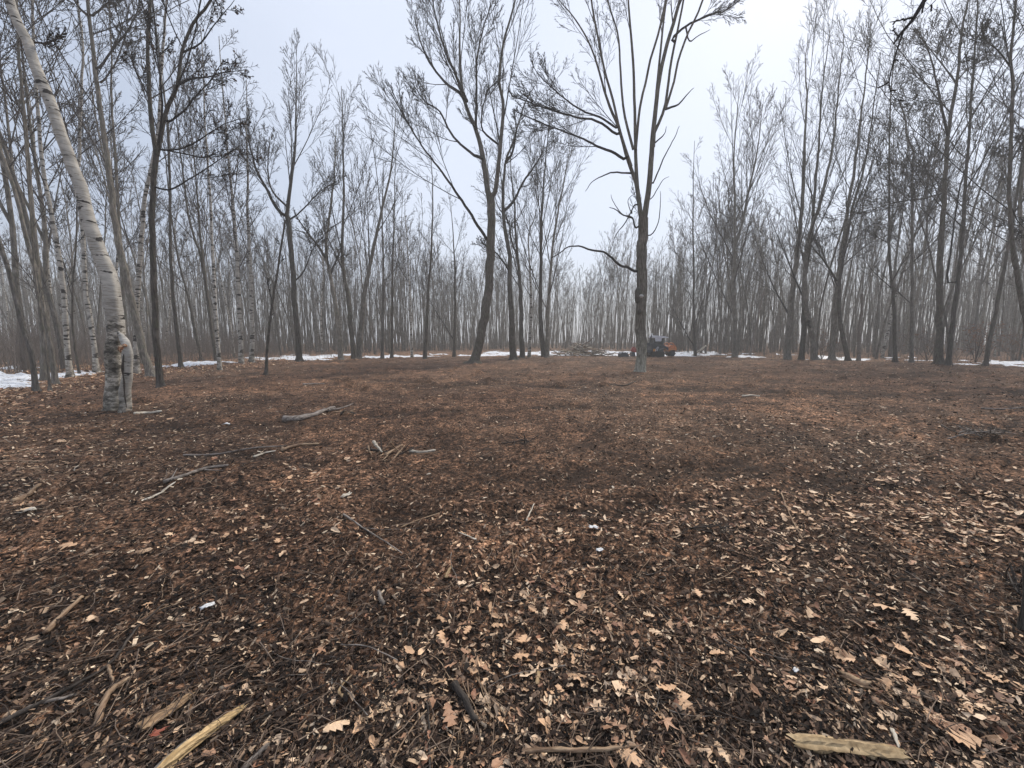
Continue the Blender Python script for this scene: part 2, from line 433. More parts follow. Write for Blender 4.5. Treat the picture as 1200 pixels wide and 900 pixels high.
# ------------------------------------------------------------------ tubes and branches
def tube_batch(P, R, S):
    "P (N,n,3), R (N,n) -> verts, quads"
    N, n, _ = P.shape
    T = np.gradient(P, axis=1)
    T /= np.linalg.norm(T, axis=2, keepdims=True) + 1e-9
    m = T.mean(1)
    ref = np.where(np.abs(m[:, 2:3]) < 0.75, np.array([[0, 0, 1.0]]), np.array([[1.0, 0, 0]]))[:, None, :]
    U = np.cross(T, np.broadcast_to(ref, T.shape)); U /= np.linalg.norm(U, axis=2, keepdims=True) + 1e-9
    Vv = np.cross(T, U)
    a = np.arange(S) * 2 * PI / S
    V = P[:, :, None, :] + R[:, :, None, None] * (np.cos(a)[None, None, :, None] * U[:, :, None, :] + np.sin(a)[None, None, :, None] * Vv[:, :, None, :])
    idx = np.arange(N * n * S).reshape(N, n, S)
    nx = np.roll(idx, -1, axis=2)
    F = np.stack([idx[:, :-1], nx[:, :-1], nx[:, 1:], idx[:, 1:]], -1).reshape(-1, 4)
    return V.reshape(-1, 3), F

def join_mesh(name, parts, smooth=True):
    Vs, Fs, o = [], [], 0
    for V, F in parts:
        Vs.append(V); Fs.append(F + o); o += len(V)
    return mesh_from(name, np.concatenate(Vs), np.concatenate(Fs), smooth)

def resample(pts, rad, n):
    "Catmull-Rom through a few points -> n points"
    pts = np.asarray(pts, float); rad = np.asarray(rad, float)
    k = len(pts)
    if k == 2:
        s = np.linspace(0, 1, n)[:, None]
        return pts[0] * (1 - s) + pts[1] * s, np.interp(np.linspace(0, 1, n), [0, 1], rad)
    E = np.vstack([2 * pts[0] - pts[1], pts, 2 * pts[-1] - pts[-2]])
    L = np.concatenate([[0], np.cumsum(np.linalg.norm(np.diff(pts, axis=0), axis=1))])
    q = np.linspace(0, L[-1], n)
    out = np.zeros((n, 3))
    for j, s in enumerate(q):
        i = min(np.searchsorted(L, s, side='right') - 1, k - 2)
        u = (s - L[i]) / (L[i + 1] - L[i])
        p0, p1, p2, p3 = E[i], E[i + 1], E[i + 2], E[i + 3]
        out[j] = 0.5 * ((2 * p1) + (-p0 + p2) * u + (2 * p0 - 5 * p1 + 4 * p2 - p3) * u * u + (-p0 + 3 * p1 - 3 * p2 + p3) * u ** 3)
    return out, np.interp(q, L, rad)

def grow(P, R, k, t0, t1, a0, a1, lr, n, up, wig, rr, rmin, rng, fall=0.55, lcap=99.0):
    N, m, _ = P.shape
    M_ = N * k
    ip = np.repeat(np.arange(N), k)
    t = t0 + (t1 - t0) * ((np.tile(np.arange(k), N) + rng.random(M_)) / k)
    f = t * (m - 1); i = np.minimum(f.astype(int), m - 2); fr = (f - i)[:, None]
    start = P[ip, i] * (1 - fr) + P[ip, i + 1] * fr
    tan = P[ip, i + 1] - P[ip, i]; tan /= np.linalg.norm(tan, axis=1, keepdims=True) + 1e-9
    r = R[ip, i] * (1 - fr[:, 0]) + R[ip, i + 1] * fr[:, 0]
    plen = np.linalg.norm(np.diff(P, axis=1), axis=2).sum(1)[ip]
    ph = np.tile(np.arange(k), N) * 2.39996 + rng.random(M_) * 1.3 + ip * 1.7
    ref = np.where(np.abs(tan[:, 2:3]) < 0.9, np.array([[0, 0, 1.0]]), np.array([[1.0, 0, 0]]))
    u = np.cross(tan, ref); u /= np.linalg.norm(u, axis=1, keepdims=True)
    v = np.cross(tan, u)
    perp = np.cos(ph)[:, None] * u + np.sin(ph)[:, None] * v
    ang = np.radians(a0 + (a1 - a0) * rng.random(M_))[:, None]
    d = np.cos(ang) * tan + np.sin(ang) * perp
    L = np.minimum(plen * lr * (1 - fall * t) * (0.6 + 0.65 * rng.random(M_)), lcap)
    pts = np.zeros((M_, n, 3)); pts[:, 0] = start
    for s in range(1, n):
        pts[:, s] = pts[:, s - 1] + d * (L / (n - 1))[:, None]
        d = d + np.array([0, 0, up]) + wig * (rng.random((M_, 3)) - 0.5) * 2
        d /= np.linalg.norm(d, axis=1, keepdims=True)
    r0 = np.maximum(np.minimum(r * rr * (0.75 + 0.4 * rng.random(M_)), 0.0105 * L + .6 * rmin), rmin * 1.1)
    tt = np.linspace(0, 1, n)[None, :]
    Rn = r0[:, None] * (1 - tt) + rmin * tt
    return pts, Rn

# crown recipes: list of levels (count, t0, t1, ang0, ang1, length ratio, points, up, wiggle, radius ratio)
STY = {
 'fan_far': [(12, .02, .97, 13, 30, .62, 7, .05, .05, .40), (5, .12, .95, 13, 32, .52, 5, .05, .05, .46), (4, .1, .98, 14, 34, .55, 3, .03, .06, .55), (3, .15, 1, 14, 36, .55, 2, .02, .08, .7)],
 'spread_far': [(10, .02, .97, 26, 50, .60, 7, .07, .07, .42), (5, .12, .95, 18, 42, .52, 5, .06, .08, .48), (4, .15, .98, 20, 46, .52, 3, .04, .10, .6), (3, .2, 1, 20, 48, .5, 2, .03, .11, .7)],
 'fan':    [(12, .02, .97, 13, 30, .72, 9, .05, .045, .40), (7, .12, .95, 13, 30, .52, 6, .05, .05, .46), (6, .1, .98, 14, 34, .50, 3, .03, .06, .55), (4, .15, 1, 14, 36, .55, 2, .02, .08, .7)],
 'spread': [(13, .02, .97, 26, 52, .66, 9, .07, .07, .42), (7, .12, .95, 18, 42, .52, 6, .06, .08, .48), (6, .15, .98, 20, 46, .50, 3, .04, .10, .6), (4, .2, 1, 20, 48, .5, 2, .03, .11, .7)],
 'pole':   [(18, .05, .98, 24, 48, .28, 6, .08, .06, .38), (6, .2, .95, 20, 42, .48, 5, .05, .07, .55), (5, .2, 1, 18, 42, .5, 3, .04, .09, .65)],
 'birch':  [(18, .02, .98, 20, 42, .40, 7, .03, .06, .40), (7, .15, .95, 18, 40, .50, 5, .01, .07, .55), (7, .1, 1, 18, 45, .5, 3, -.02, .09, .65), (2, .2, 1, 18, 40, .5, 2, -.03, .1, .7)],
 'snag':   [(5, .3, .9, 40, 80, .15, 4, .02, .3, .4)],
}
def crown_parts(stems, style, rng, rmin, k1=None, dens=1.0, lcap=99.0, t_lo=None):
    """stems: list of (P (n,3), R (n,), t0) -> list of tube batches"""
    out = []
    lev = STY[style]
    cur = []
    for P, R, t0 in stems:
        k, _, t1, a0, a1, lr, n, up, wig, rr = lev[0]
        L = np.linalg.norm(np.diff(P, axis=0), axis=1).sum()
        kk = max(2 if t0 < .7 else 1, int(round((k1 or k) * (1 - t0) * dens)))
        cur.append(grow(P[None], R[None], kk, t0, t1, a0, a1, lr, n, up, wig, rr, rmin * 1.5, rng, fall=.78 if t0 < .9 or len(stems) == 1 else .6, lcap=lcap))
    Pn = np.concatenate([c[0] for c in cur]); Rn = np.concatenate([c[1] for c in cur])
    out.append(tube_batch(Pn, Rn, 5))
    for q, (k, t0, t1, a0, a1, lr, n, up, wig, rr) in enumerate(lev[1:]):
        rm = rmin * (1.2 if q == 0 else 1.0)
        Pn, Rn = grow(Pn, Rn, max(2, int(round(k * (dens if q == 0 else 1)))), t0, t1, a0, a1, lr, n, up, wig, rr, rm, rng)
        out.append(tube_batch(Pn, Rn, 4 if q == 0 else 3))
    return out, Pn

def rough_tube(P, R, S, amp, seed, roots=0.0):
    "a trunk with an uneven, slightly fluted surface and a root flare"
    V, F = tube_batch(P[None], R[None], S)
    n = len(P)
    V = V.reshape(n, S, 3); c = P[:, None, :]
    ang = np.arange(S)[None, :] * 2 * PI / S
    hgt = np.linspace(0, n, n)[:, None]
    f = 1 + amp * (np.sin(ang * 3 + seed + hgt * .15) * .35 + np.sin(ang * 5 + 2 * seed - hgt * .2) * .25 + 1.3 * vnoise(ang * 1.6 + 0 * hgt, hgt * .33 + 0 * ang, seed))
    if roots:
        hh = (P[:, 2] - P[0, 2])[:, None]
        f = f * (1 + roots * np.exp(-np.maximum(hh - .08, 0) / .13) * (.5 + .5 * np.sin(ang * 4 + seed + .6 * np.sin(ang))) ** 2)
    V = c + (V - c) * f[:, :, None]
    return V.reshape(-1, 3), F

def flare(P, R, amt=0.45, hgt=0.28):
    h = P[:, 2] - P[0, 2]
    return R * (1 + amt * np.exp(-np.maximum(h, 0) / hgt))

def extend(pts, rng, top, lean=0.35, step=2.2, wig=0.06):
    pts = [np.array(p) for p in pts]
    d = pts[-1] - pts[-2]; d /= np.linalg.norm(d)
    while pts[-1][2] < top:
        d = d * (1 - lean) + np.array([0, 0, 1.0]) * lean + wig * (rng.random(3) - .5) * 2
        d /= np.linalg.norm(d)
        pts.append(pts[-1] + d * min(step, max(0.6, top - pts[-1][2])))
    return pts
TREES = []

def bare_tree(name, label, cat, D, stems, w0, mats, style='fan', top=20.0, limbs=(), clear=0.45, rmin=0.0075, dens=1.0,
              k1=None, seed=0, group=None, tipr=0.02, sides=12, tpow=.85, wids=None, lcap=99.0, fl=0.95, stem_t0=0.15):
    """stems: [(pixel polyline, width px at start, extend to top?)]; first starts on the ground.
       limbs: [(pixel polyline, depth change at the tip, width px)]"""
    rng = np.random.default_rng(seed + 100)
    k = D / F_PX / 2 * math.cos(math.atan(abs(stems[0][0][0][0] - 600) / F_PX))   # a round trunk off to the side shows wider
    base = None
    trunk_parts, growing = [], []
    for si, st in enumerate(stems):
        pl, w, ext = st[0], st[1], st[2]
        dd = st[3] if len(st) > 3 else 0.0
        pts = [at(x, y, D + dd * i / max(1, len(pl) - 1)) for i, (x, y) in enumerate(pl)]
        if si == 0:
            h = float(terrain(pts[0][0], pts[0][1])); 
            pts[0][2] = h - 0.12
            base = pts[0].copy()
        nt_ = len(pts)
        if ext: pts = extend(pts, rng, ext if ext > 1 else top)
        z0, z1 = pts[0][2], pts[-1][2]
        L = np.concatenate([[0], np.cumsum(np.linalg.norm(np.diff(np.array(pts), axis=0), axis=1))]); L /= L[-1]
        r0 = w * k * .88
        r1 = tipr if ext else r0 * (st[4] if len(st) > 4 else 0.45)
        rad = r0 + (r1 - r0) * L ** (tpow if si == 0 else .85)
        if si == 0 and wids:
            rad = np.interp(np.arange(len(pts)), np.arange(len(wids)), wids) * k
            rad[len(wids):] = np.linspace(wids[-1] * k * .9, .05, max(1, len(pts) - len(wids)))
        P, R = resample(pts, rad, max(10, 3 * len(pts)))
        P[1:-1] += (rng.random((len(P) - 2, 3)) - .5) * r0 * (.35 if si == 0 else .15)
        if si == 0:
            q0 = np.linspace(0, 1, 9)[1:-1, None]; q0 = q0 ** 1.4
            P = np.concatenate([P[:1], P[0] * (1 - q0) + P[1] * q0, P[1:]]); R = np.concatenate([R[:1], R[0] * (1 - q0[:, 0]) + R[1] * q0[:, 0], R[1:]])
            R = flare(P, R, fl * .6)
        trunk_parts.append(rough_tube(P, R, max(sides, 20) if si == 0 else 8, 0.10, seed % 7 + si, .75 if si == 0 else 0) if D < 32 else tube_batch(P[None], R[None], 8))
        total_h = max(z1, 3)
        t0 = clear if si == 0 else stem_t0
        growing.append((P, R, t0))
    limb_parts = []; bare_l = []
    for lb in limbs:
        pl, dd, w = lb[:3]
        pts = [at(x, y, D + dd * i / (len(pl) - 1)) for i, (x, y) in enumerate(pl)]
        best = None                                    # the limb grows out of the wood nearest to its foot
        for Pq, Rq, _t in growing + bare_l:
            dq = np.linalg.norm(Pq - pts[0], axis=1); i = int(dq.argmin())
            for a_, b2 in ((i - 1, i), (i, i + 1)):
                if a_ < 0 or b2 >= len(Pq): continue
                ab = Pq[b2] - Pq[a_]; u_ = float(np.clip(np.dot(pts[0] - Pq[a_], ab) / (np.dot(ab, ab) + 1e-9), 0, 1))
                q_ = Pq[a_] + ab * u_; d_ = np.linalg.norm(q_ - pts[0])
                if best is None or d_ < best[0]: best = (d_, q_)
        if best[0] < 1.2: pts = [best[1]] + ([pts[0]] if best[0] > .12 and np.linalg.norm(pts[1] - pts[0]) > .3 else []) + pts[1:]
        rad = w * k * (1 - 0.75 * np.linspace(0, 1, len(pts)))
        P, R = resample(pts, rad, 3 * len(pts))
        P[1:] += (rng.random((len(P) - 1, 3)) - .5) * w * k * .5
        limb_parts.append(tube_batch(P[None], R[None], 6))
        if len(lb) < 4: growing.append((P, R, 0.25))
        else: bare_l.append((P, R, 1))
    cp, tips = crown_parts(growing, style, rng, rmin, k1, dens, lcap)
    root = empty(name, base)
    off = base
    tm = join_mesh('trunk', trunk_parts); cm = join_mesh('crown', limb_parts + cp)
    for me_ in (tm, cm):
        co = np.empty(len(me_.vertices) * 3, dtype=np.float32); me_.vertices.foreach_get('co', co)
        me_.vertices.foreach_set('co', (co.reshape(-1, 3) - off.astype(np.float32)).ravel()); me_.update()
    link('trunk', tm, M[mats[0]], root); link('crown', cm, M[mats[1]], root)
    tag(root, label, cat, group)
    TREES.append((base[0], base[1]))
    root['_tips'] = 0
    del root['_tips']
    return root, tips - base

DK, GR, BI = ('bark_dark', 'twig_dark'), ('bark_grey', 'twig_grey'), ('birch_far', 'twig_birch')
def DD(y): return CAM_H * F_PX / (y - 399.0)

# --- the trees one can tell apart, traced at their own distances -----------------------------------
birch, _ = bare_tree('birch_tree', 'thick leaning white birch with peeling lower bark and an orange scar, nearest tree', 'tree', 8.4,
    [([(136, 486), (135, 440), (134, 400), (131, 345), (115, 290), (95, 225), (70, 150), (40, 75), (18, 20), (4, -22), (-8, -70)], 30, 14.5)],
    28, ('birch', 'twig_birch'), 'birch', clear=0.62, rmin=0.005, dens=0.9, seed=1, sides=36, fl=0.25, k1=16, wids=(26, 24, 24, 23, 19.5, 16.5, 14.5, 13, 11.5, 10.5, 9),
    limbs=[([(24, 42), (40, 50), (62, 48), (78, 34)], .3, 4)])
bl, tips2 = bare_tree('oak_tree', 'dark forked oak keeping brown leaves, straight slim stem just right of the big birch', 'tree', 12.9,
    [([(189, 457), (183, 400), (180, 330), (178, 250), (181, 205), (184, 175)], 9.5, 0, 0, 0.8),
     ([(183, 182), (177, 140), (174, 90), (173, 45), (176, 0)], 7, 15), ([(184, 182), (195, 130), (208, 100), (213, 60), (228, 25), (247, 0)], 7, 13.5)],
    10, DK, 'spread', clear=0.97, rmin=0.005, seed=2, k1=5,
    limbs=[([(208, 100), (225, 92), (245, 90), (262, 85), (290, 82)], .5, 3.2), ([(198, 143), (215, 130), (230, 112), (247, 94), (262, 70)], -.5, 3.4),
           ([(193, 176), (212, 174), (232, 165), (250, 153), (268, 143), (290, 138)], .3, 3), ([(194, 178), (225, 182), (240, 184), (262, 176), (300, 175)], .9, 2),
           ([(200, 222), (228, 206), (256, 188), (285, 168)], 1.2, 3), ([(213, 62), (235, 50), (250, 30), (275, 0)], .6, 3), ([(173, 115), (160, 85), (153, 68), (145, 60)], -.5, 2),
           ([(185, 174), (190, 120), (184, 60), (180, 10)], -1, 3.2)])
bare_tree('grey_barked_tree', 'tall smooth grey trunk leaning left, between the big birch and the dark forked oak', 'tree', 17.4,
    [([(178, 441), (165, 400), (150, 330), (138, 280), (125, 180), (112, 90), (103, 0)], 12.5, 21)], 14, GR, 'spread', clear=0.52, seed=3, rmin=.007,
    limbs=[([(117, 80), (130, 60), (150, 35), (162, 10), (165, -20)], .6, 4), ([(121, 95), (137, 70), (146, 45), (150, 30)], .5, 3), ([(103, 20), (90, 5), (80, -20)], -.6, 4), ([(110, 17), (125, 5), (140, -10)], .5, 4)])
bare_tree('birch_tree', 'pale straight trunk rising close behind the grey leaning tree right of the big birch', 'tree', 19,
    [([(160, 440), (159, 400), (161, 340), (166, 280), (171, 225), (184, 165), (188, 100), (192, 40)], 9, 22)], 11, BI, 'birch', clear=0.5, seed=4, rmin=.007)
bare_tree('grey_barked_tree', 'slim grey tree standing directly behind the bent foot of the big birch', 'tree', 22,
    [([(147, 437), (147, 396), (144, 340), (141, 286), (136, 200), (131, 120)], 7, 20)], 7, GR, 'pole', seed=5)
bare_tree('grey_barked_tree', 'bare tree leaning in from the left edge of the photo, bending upright near its foot', 'tree', 12.2,
    [([(42, 458), (37, 415), (22, 365), (8, 310), (-6, 268), (-22, 215), (-38, 160)], 9, 13)], 10, GR, 'spread', clear=0.6, seed=6, rmin=.007, k1=9)
bare_tree('sapling', 'thin upright stem beside the leaning tree at the left edge', 'sapling', 12.3,
    [([(58, 457), (55, 420), (48, 370), (40, 310), (36, 250)], 4.5, 8)], 5, GR, 'pole', clear=0.4, seed=7, rmin=.006, k1=7)
bare_tree('grey_barked_tree', 'grey tree leaning left with a long bare trunk, second from the left edge', 'tree', 14.0,
    [([(66, 452), (60, 410), (51, 365), (44, 326), (30, 275), (18, 225), (2, 180), (-10, 140)], 9, 16)], 11, GR, 'spread', clear=0.5, seed=8, rmin=.007)
bare_tree('grey_barked_tree', 'stout straight grey trunk half hidden behind the two leaning trees at left', 'tree', 15.2,
    [([(51, 448), (50, 400), (47, 350), (42, 290), (36, 230), (30, 150), (22, 60)], 9, 18)], 12, GR, 'spread', clear=0.55, seed=9, rmin=.007)
bare_tree('birch_tree', 'mottled birch leaning left, first birch to the left of the big one', 'tree', 16.6,
    [([(83, 445), (78, 400), (73, 326), (61, 255), (50, 200), (45, 140), (40, 60)], 9, 19)], 11, BI, 'birch', clear=0.45, seed=10, rmin=.007)
bare_tree('birch_tree', 'rough dark-patched birch directly left of the big birch, leaning left', 'tree', 19.0,
    [([(114, 437), (108, 390), (101, 347), (98, 286), (92, 220), (94, 150), (97, 60)], 8.5, 20)], 10, BI, 'birch', clear=0.45, seed=11, rmin=.007)
bare_tree('sapling', 'thin curving stem between the mottled birches left of the big birch', 'sapling', 17.5,
    [([(94, 442), (88, 410), (85, 370), (86, 320), (89, 290)], 3.5, 9)], 4, DK, 'pole', clear=0.35, seed=12, k1=7)
bare_tree('grey_barked_tree', 'straight slim tree standing in open snow just right of the dark forked oak', 'tree', 22.5,
    [([(212, 431), (207, 385), (203, 347), (200, 295), (199, 225), (197, 150)], 6, 21)], 6, DK, 'fan', clear=0.5, seed=13)
bare_tree('grey_barked_tree', 'thin arched tree bending left, in front of the birch grove', 'tree', 30,
    [([(236, 422), (230, 395), (220, 345), (211, 313), (206, 285)], 4.5, 17)], 4.5, DK, 'pole', clear=0.4, seed=14)
bare_tree('grey_barked_tree', 'dark slim tree with two stems close behind the white birch pair', 'tree', 28,
    [([(254, 425), (247, 380), (240, 326), (232, 290), (225, 271), (219, 240)], 5.5, 19), ([(241, 330), (236, 290), (232, 240), (228, 190)], 3.5, 18)], 5.5, DK, 'fan', clear=0.4, seed=15, k1=11)
bare_tree('birch_tree', 'white birch leaning left, left one of the white pair beyond the clearing edge', 'tree', 21.5,
    [([(257, 432), (253, 370), (249, 301), (246, 230), (243, 180)], 6, 17)], 6, BI, 'birch', clear=0.45, seed=16)
bare_tree('birch_tree', 'white birch with the dark stem behind it, middle one of the white birches', 'tree', 26,
    [([(283, 427), (280, 350), (277, 290), (273, 240), (268, 190)], 7, 20)], 7, BI, 'birch', clear=0.4, seed=17)
bare_tree('birch_tree', 'bright white birch with a brown scuffed foot, right one of the white birches', 'tree', 27,
    [([(295, 427), (295, 370), (293, 300), (290, 250)], 7, 18)], 7, BI, 'birch', clear=0.45, seed=18)
bare_tree('sapling', 'thin leaning pole standing alone in front of the tree line, tilting right', 'sapling', 18.5,
    [([(311, 438), (314, 400), (320, 350), (328, 300), (334, 258)], 4.2, 0, 0, .6)], 4.5, DK, 'pole', clear=0.5, seed=19, k1=8)
bare_tree('grey_barked_tree', 'dark tree forking low into wide crooked limbs, right of the leaning pole', 'tree', 29.0,
    [([(351, 425), (349, 390), (345, 350), (343, 310), (338, 262), (336, 252)], 8, 0, 0, .8), ([(336, 254), (340, 220), (346, 170), (347, 110), (348, 70)], 5.5, 19)], 8, DK, 'fan', clear=0.8, seed=20, k1=12,
    limbs=[([(335, 253), (326, 246), (313, 222), (300, 197), (293, 170), (284, 140)], -1.5, 4.5), ([(337, 258), (350, 250), (375, 225), (395, 212)], 2, 2.5), ([(337, 243), (320, 225), (314, 200), (316, 160)], 1, 3),
           ([(345, 330), (356, 318), (368, 290), (385, 270)], 1.5, 2.3)])
bare_tree('grey_barked_tree', 'grey tree with crooked branches, left of the close pair at mid left', 'tree', 32.0,
    [([(400, 422), (397, 390), (393, 355), (386, 320), (382, 297), (385, 262), (390, 225)], 8, 18)], 8, GR, 'spread', clear=0.42, seed=21, k1=11,
    limbs=[([(383, 303), (370, 285), (355, 265), (345, 250)], -2, 3), ([(388, 322), (396, 300), (401, 290)], 1, 3)])
bare_tree('grey_barked_tree', 'straight darker trunk of the close pair that share one foot at mid left', 'tree', 33.0,
    [([(415, 421), (412, 390), (408, 350), (403, 320), (401, 278), (403, 228), (402, 180)], 8, 21)], 8, DK, 'fan', clear=0.42, seed=22)
bare_tree('grey_barked_tree', 'right leaning trunk of the close pair that share one foot at mid left', 'tree', 33.6,
    [([(420, 421), (423, 380), (431, 320), (442, 272), (449, 240), (458, 200), (462, 160)], 9, 20)], 8, GR, 'fan', clear=0.42, seed=23)
bare_tree('grey_barked_tree', 'straight slim grey tree first to the right of the close pair', 'tree', 34,
    [([(448, 421), (449, 365), (449, 311), (448, 260)], 5, 16)], 5, GR, 'pole', clear=0.4, seed=24)
bare_tree('grey_barked_tree', 'very straight thin dark tree second to the right of the close pair', 'tree', 35,
    [([(459, 420), (460, 365), (460, 311), (462, 255), (463, 200)], 4.5, 18)], 5, DK, 'pole', clear=0.5, seed=25)
bare_tree('birch_tree', 'slim pale birch between the thin dark tree and the tall leaning pole', 'tree', 37,
    [([(483, 419), (481, 370), (479, 325), (477, 280)], 4, 14)], 4, BI, 'birch', clear=0.5, seed=26, k1=10)
bare_tree('grey_barked_tree', 'tall slender pole tree leaning slightly right, left of the big forked tree', 'tree', 34.5,
    [([(498, 421), (500, 380), (502, 340), (506, 283), (507, 222), (505, 180)], 5.5, 17)], 5, DK, 'pole', clear=0.5, seed=27)
bare_tree('grey_barked_tree', 'small straight tree in the open snow just left of the big forked tree', 'tree', 38,
    [([(532, 419), (533, 370), (533, 311), (530, 264), (528, 235)], 4.5, 14.5)], 4.5, DK, 'spread', clear=0.4, seed=28, k1=10)
bare_tree('maple_tree', 'tall dark maple curving from its foot and forking high into many limbs, left of centre', 'tree', 26.5,
    [([(556, 427), (561, 404), (567, 380), (572, 339), (575, 297), (576, 255), (574, 228)], 12, 0, 0, .85),
     ([(574, 232), (572, 225), (565, 180), (557, 150), (545, 120), (539, 75), (539, 25)], 7.5, 24.5, 1.0),
     ([(576, 232), (581, 222), (586, 175), (590, 125), (585, 95), (590, 50), (600, 15)], 6, 25, -1.0)], 12, DK, 'fan', clear=0.97, seed=29, rmin=.0075, k1=10, lcap=7,
    limbs=[([(572, 283), (560, 264), (548, 245), (536, 228), (525, 212), (513, 195), (490, 165), (470, 130), (458, 110)], -2.5, 4.2),
           ([(560, 184), (543, 172), (528, 155), (515, 130), (497, 118), (482, 95)], 2, 3.8), ([(558, 145), (558, 110), (560, 60), (575, 5)], -1.5, 4),
           ([(540, 110), (520, 95), (503, 72), (492, 45), (486, 20)], 1.5, 4), ([(547, 118), (535, 90), (522, 60), (512, 25), (505, -10)], -2, 4),
           ([(585, 170), (565, 150), (570, 110), (583, 95)], -1, 3)])
bare_tree('maple_tree', 'dark maple with a crooked trunk and wide spreading limbs, right behind the big forked maple', 'tree', 31.0,
    [([(602, 420), (600, 380), (598, 345), (597, 297), (592, 267), (589, 228), (593, 190), (606, 152), (616, 120), (628, 98)], 9, 21)], 9, DK, 'spread', clear=0.55, seed=30, k1=14, lcap=6.5,
    limbs=[([(592, 246), (603, 235), (612, 215), (625, 197), (635, 180), (640, 158)], 1.5, 3.8), ([(593, 190), (600, 180), (605, 155), (603, 130)], -1.2, 3.5),
           ([(597, 318), (585, 300), (573, 290), (560, 283)], -2, 2.3)])
bare_tree('maple_tree', 'slim dark maple with twisting upper branches, right of the crooked maple', 'tree', 34.5,
    [([(612, 419), (611, 380), (610, 339), (607, 303), (604, 270), (603, 240), (600, 215)], 7, 18)], 7, DK, 'spread', clear=0.42, seed=31,
    limbs=[([(606, 300), (600, 285), (596, 262), (590, 250)], -1, 2.4)])
bare_tree('birch_tree', 'narrow white-spotted birch between the slim maple and the bushy right hand pair', 'tree', 36,
    [([(620, 419), (622, 380), (622, 339), (619, 278), (624, 262), (630, 242)], 4.5, 15)], 4.5, BI, 'birch', clear=0.5, seed=32)
bare_tree('maple_tree', 'left one of the two close maples with fine crowns, left of the brush pile', 'tree', 35.5,
    [([(638, 420), (633, 367), (634, 320), (634, 297), (635, 247), (637, 215)], 7, 20.5)], 7, DK, 'fan', clear=0.38, seed=33, k1=18)
bare_tree('maple_tree', 'right one of the two close maples, its thin crown reaching toward the centre gap', 'tree', 36.0,
    [([(641, 419), (642, 380), (643, 353), (646, 311), (651, 264), (658, 228), (664, 195)], 6, 19)], 6, GR, 'fan', clear=0.38, seed=34, k1=20)
central, _ = bare_tree('maple_tree', 'lone tall maple at the centre right with a knotted trunk splitting into many upright stems', 'tree', 19.6,
    [([(750, 437), (751, 394), (752, 353), (752, 311), (753, 280), (754, 256)], 14, 0, 0, .95),
     ([(752, 262), (747, 222), (742, 205), (735, 185), (725, 150), (712, 118), (697, 67), (685, 40), (672, 20), (655, 0)], 6.5, 15, .6),
     ([(754, 262), (760, 222), (763, 190), (765, 162), (770, 112), (779, 62), (790, 25), (797, 0)], 8, 24, -.4),
     ([(747, 222), (745, 180), (744, 135), (742, 75), (738, 25), (736, -10)], 5.2, 23, .8),
     ([(745, 175), (750, 125), (757, 95), (762, 70), (770, 45), (780, 0)], 3.6, 23, -1.2),
     ([(766, 172), (769, 112), (772, 80), (776, 40), (781, 0)], 4, 24, 1.4),
     ([(767, 155), (779, 125), (786, 75), (792, 45), (801, 0)], 4, 23, .2),
     ([(740, 195), (727, 155), (719, 120), (708, 80), (700, 40), (693, 0)], 3.6, 23, -.8),
     ([(742, 175), (731, 130), (727, 80), (724, 40), (712, 0)], 3.6, 23, 1.6),
     ([(780, 128), (790, 95), (795, 70), (808, 35), (818, 15)], 3.2, 21, -1.0)],
    14, ('bark_lichen', 'twig_dark'), 'fan', clear=0.985, seed=35, rmin=.006, sides=20, k1=8, lcap=3.4, stem_t0=.4, fl=.35,
    limbs=[([(731, 186), (718, 178), (703, 173), (688, 165), (672, 158), (650, 150), (620, 138), (600, 128)], 1.0, 3.6), ([(724, 158), (700, 142), (675, 137), (650, 130), (628, 123), (600, 112)], -1.5, 3.2),
           ([(722, 150), (705, 138), (685, 131), (665, 118), (650, 105), (635, 92), (625, 78)], .8, 2.8), ([(736, 203), (718, 202), (705, 207), (695, 212), (686, 224)], -.6, 2.4, .75),
           ([(744, 318), (735, 313), (725, 310), (711, 297), (692, 293), (680, 289), (667, 289), (655, 297), (645, 303)], -1.6, 3.6, .75), ([(745, 267), (741, 255), (730, 252), (722, 246), (714, 243)], -1, 2.6, .75),
           ([(744, 240), (732, 262), (722, 275), (714, 298)], -1.4, 2, .75), ([(741, 256), (728, 250), (718, 235), (716, 228)], .6, 1.8, .75), ([(763, 275), (771, 262), (774, 240), (774, 224)], -1, 1.8, .75),
           ([(765, 215), (778, 185), (790, 162), (796, 148)], .8, 2.4, .75), ([(781, 130), (795, 122), (804, 112), (813, 103)], .5, 2.6, .75), ([(788, 45), (805, 30), (830, 18), (850, 12), (868, 0)], -.8, 3.2),
           ([(808, 48), (818, 42), (832, 35)], .5, 2, .75), ([(764, 232), (776, 212), (784, 207)], .5, 1.6, .75), ([(768, 168), (778, 158), (781, 148)], -.6, 1.8, .75), ([(740, 250), (736, 235), (745, 225)], -.4, 1.6, .75)])
bare_tree('grey_barked_tree', 'very thin straight dark tree in snow first to the right of the parked machine', 'tree', 41,
    [([(815, 419), (813, 380), (813, 339), (812, 255), (813, 200), (814, 165)], 4.2, 21)], 4, DK, 'pole', clear=0.3, seed=36)
bare_tree('grey_barked_tree', 'broad grey tree forking upward midway, between the thin dark tree and the multi stemmed clump', 'tree', 38,
    [([(861, 420), (861, 380), (860, 339), (861, 292), (861, 228), (860, 190)], 7.5, 24), ([(861, 290), (870, 260), (877, 225), (885, 190)], 5, 23)], 7, GR, 'fan', clear=0.32, seed=37, k1=16)
bare_tree('broken_tree', 'pale thin trunk leaning right among the grey trees right of the machine', 'tree', 40,
    [([(878, 419), (884, 392), (892, 355), (896, 338)], 3.2, 0, 0, .6)], 3, ('wood_grey', 'twig_grey'), 'snag', clear=0.6, seed=38)
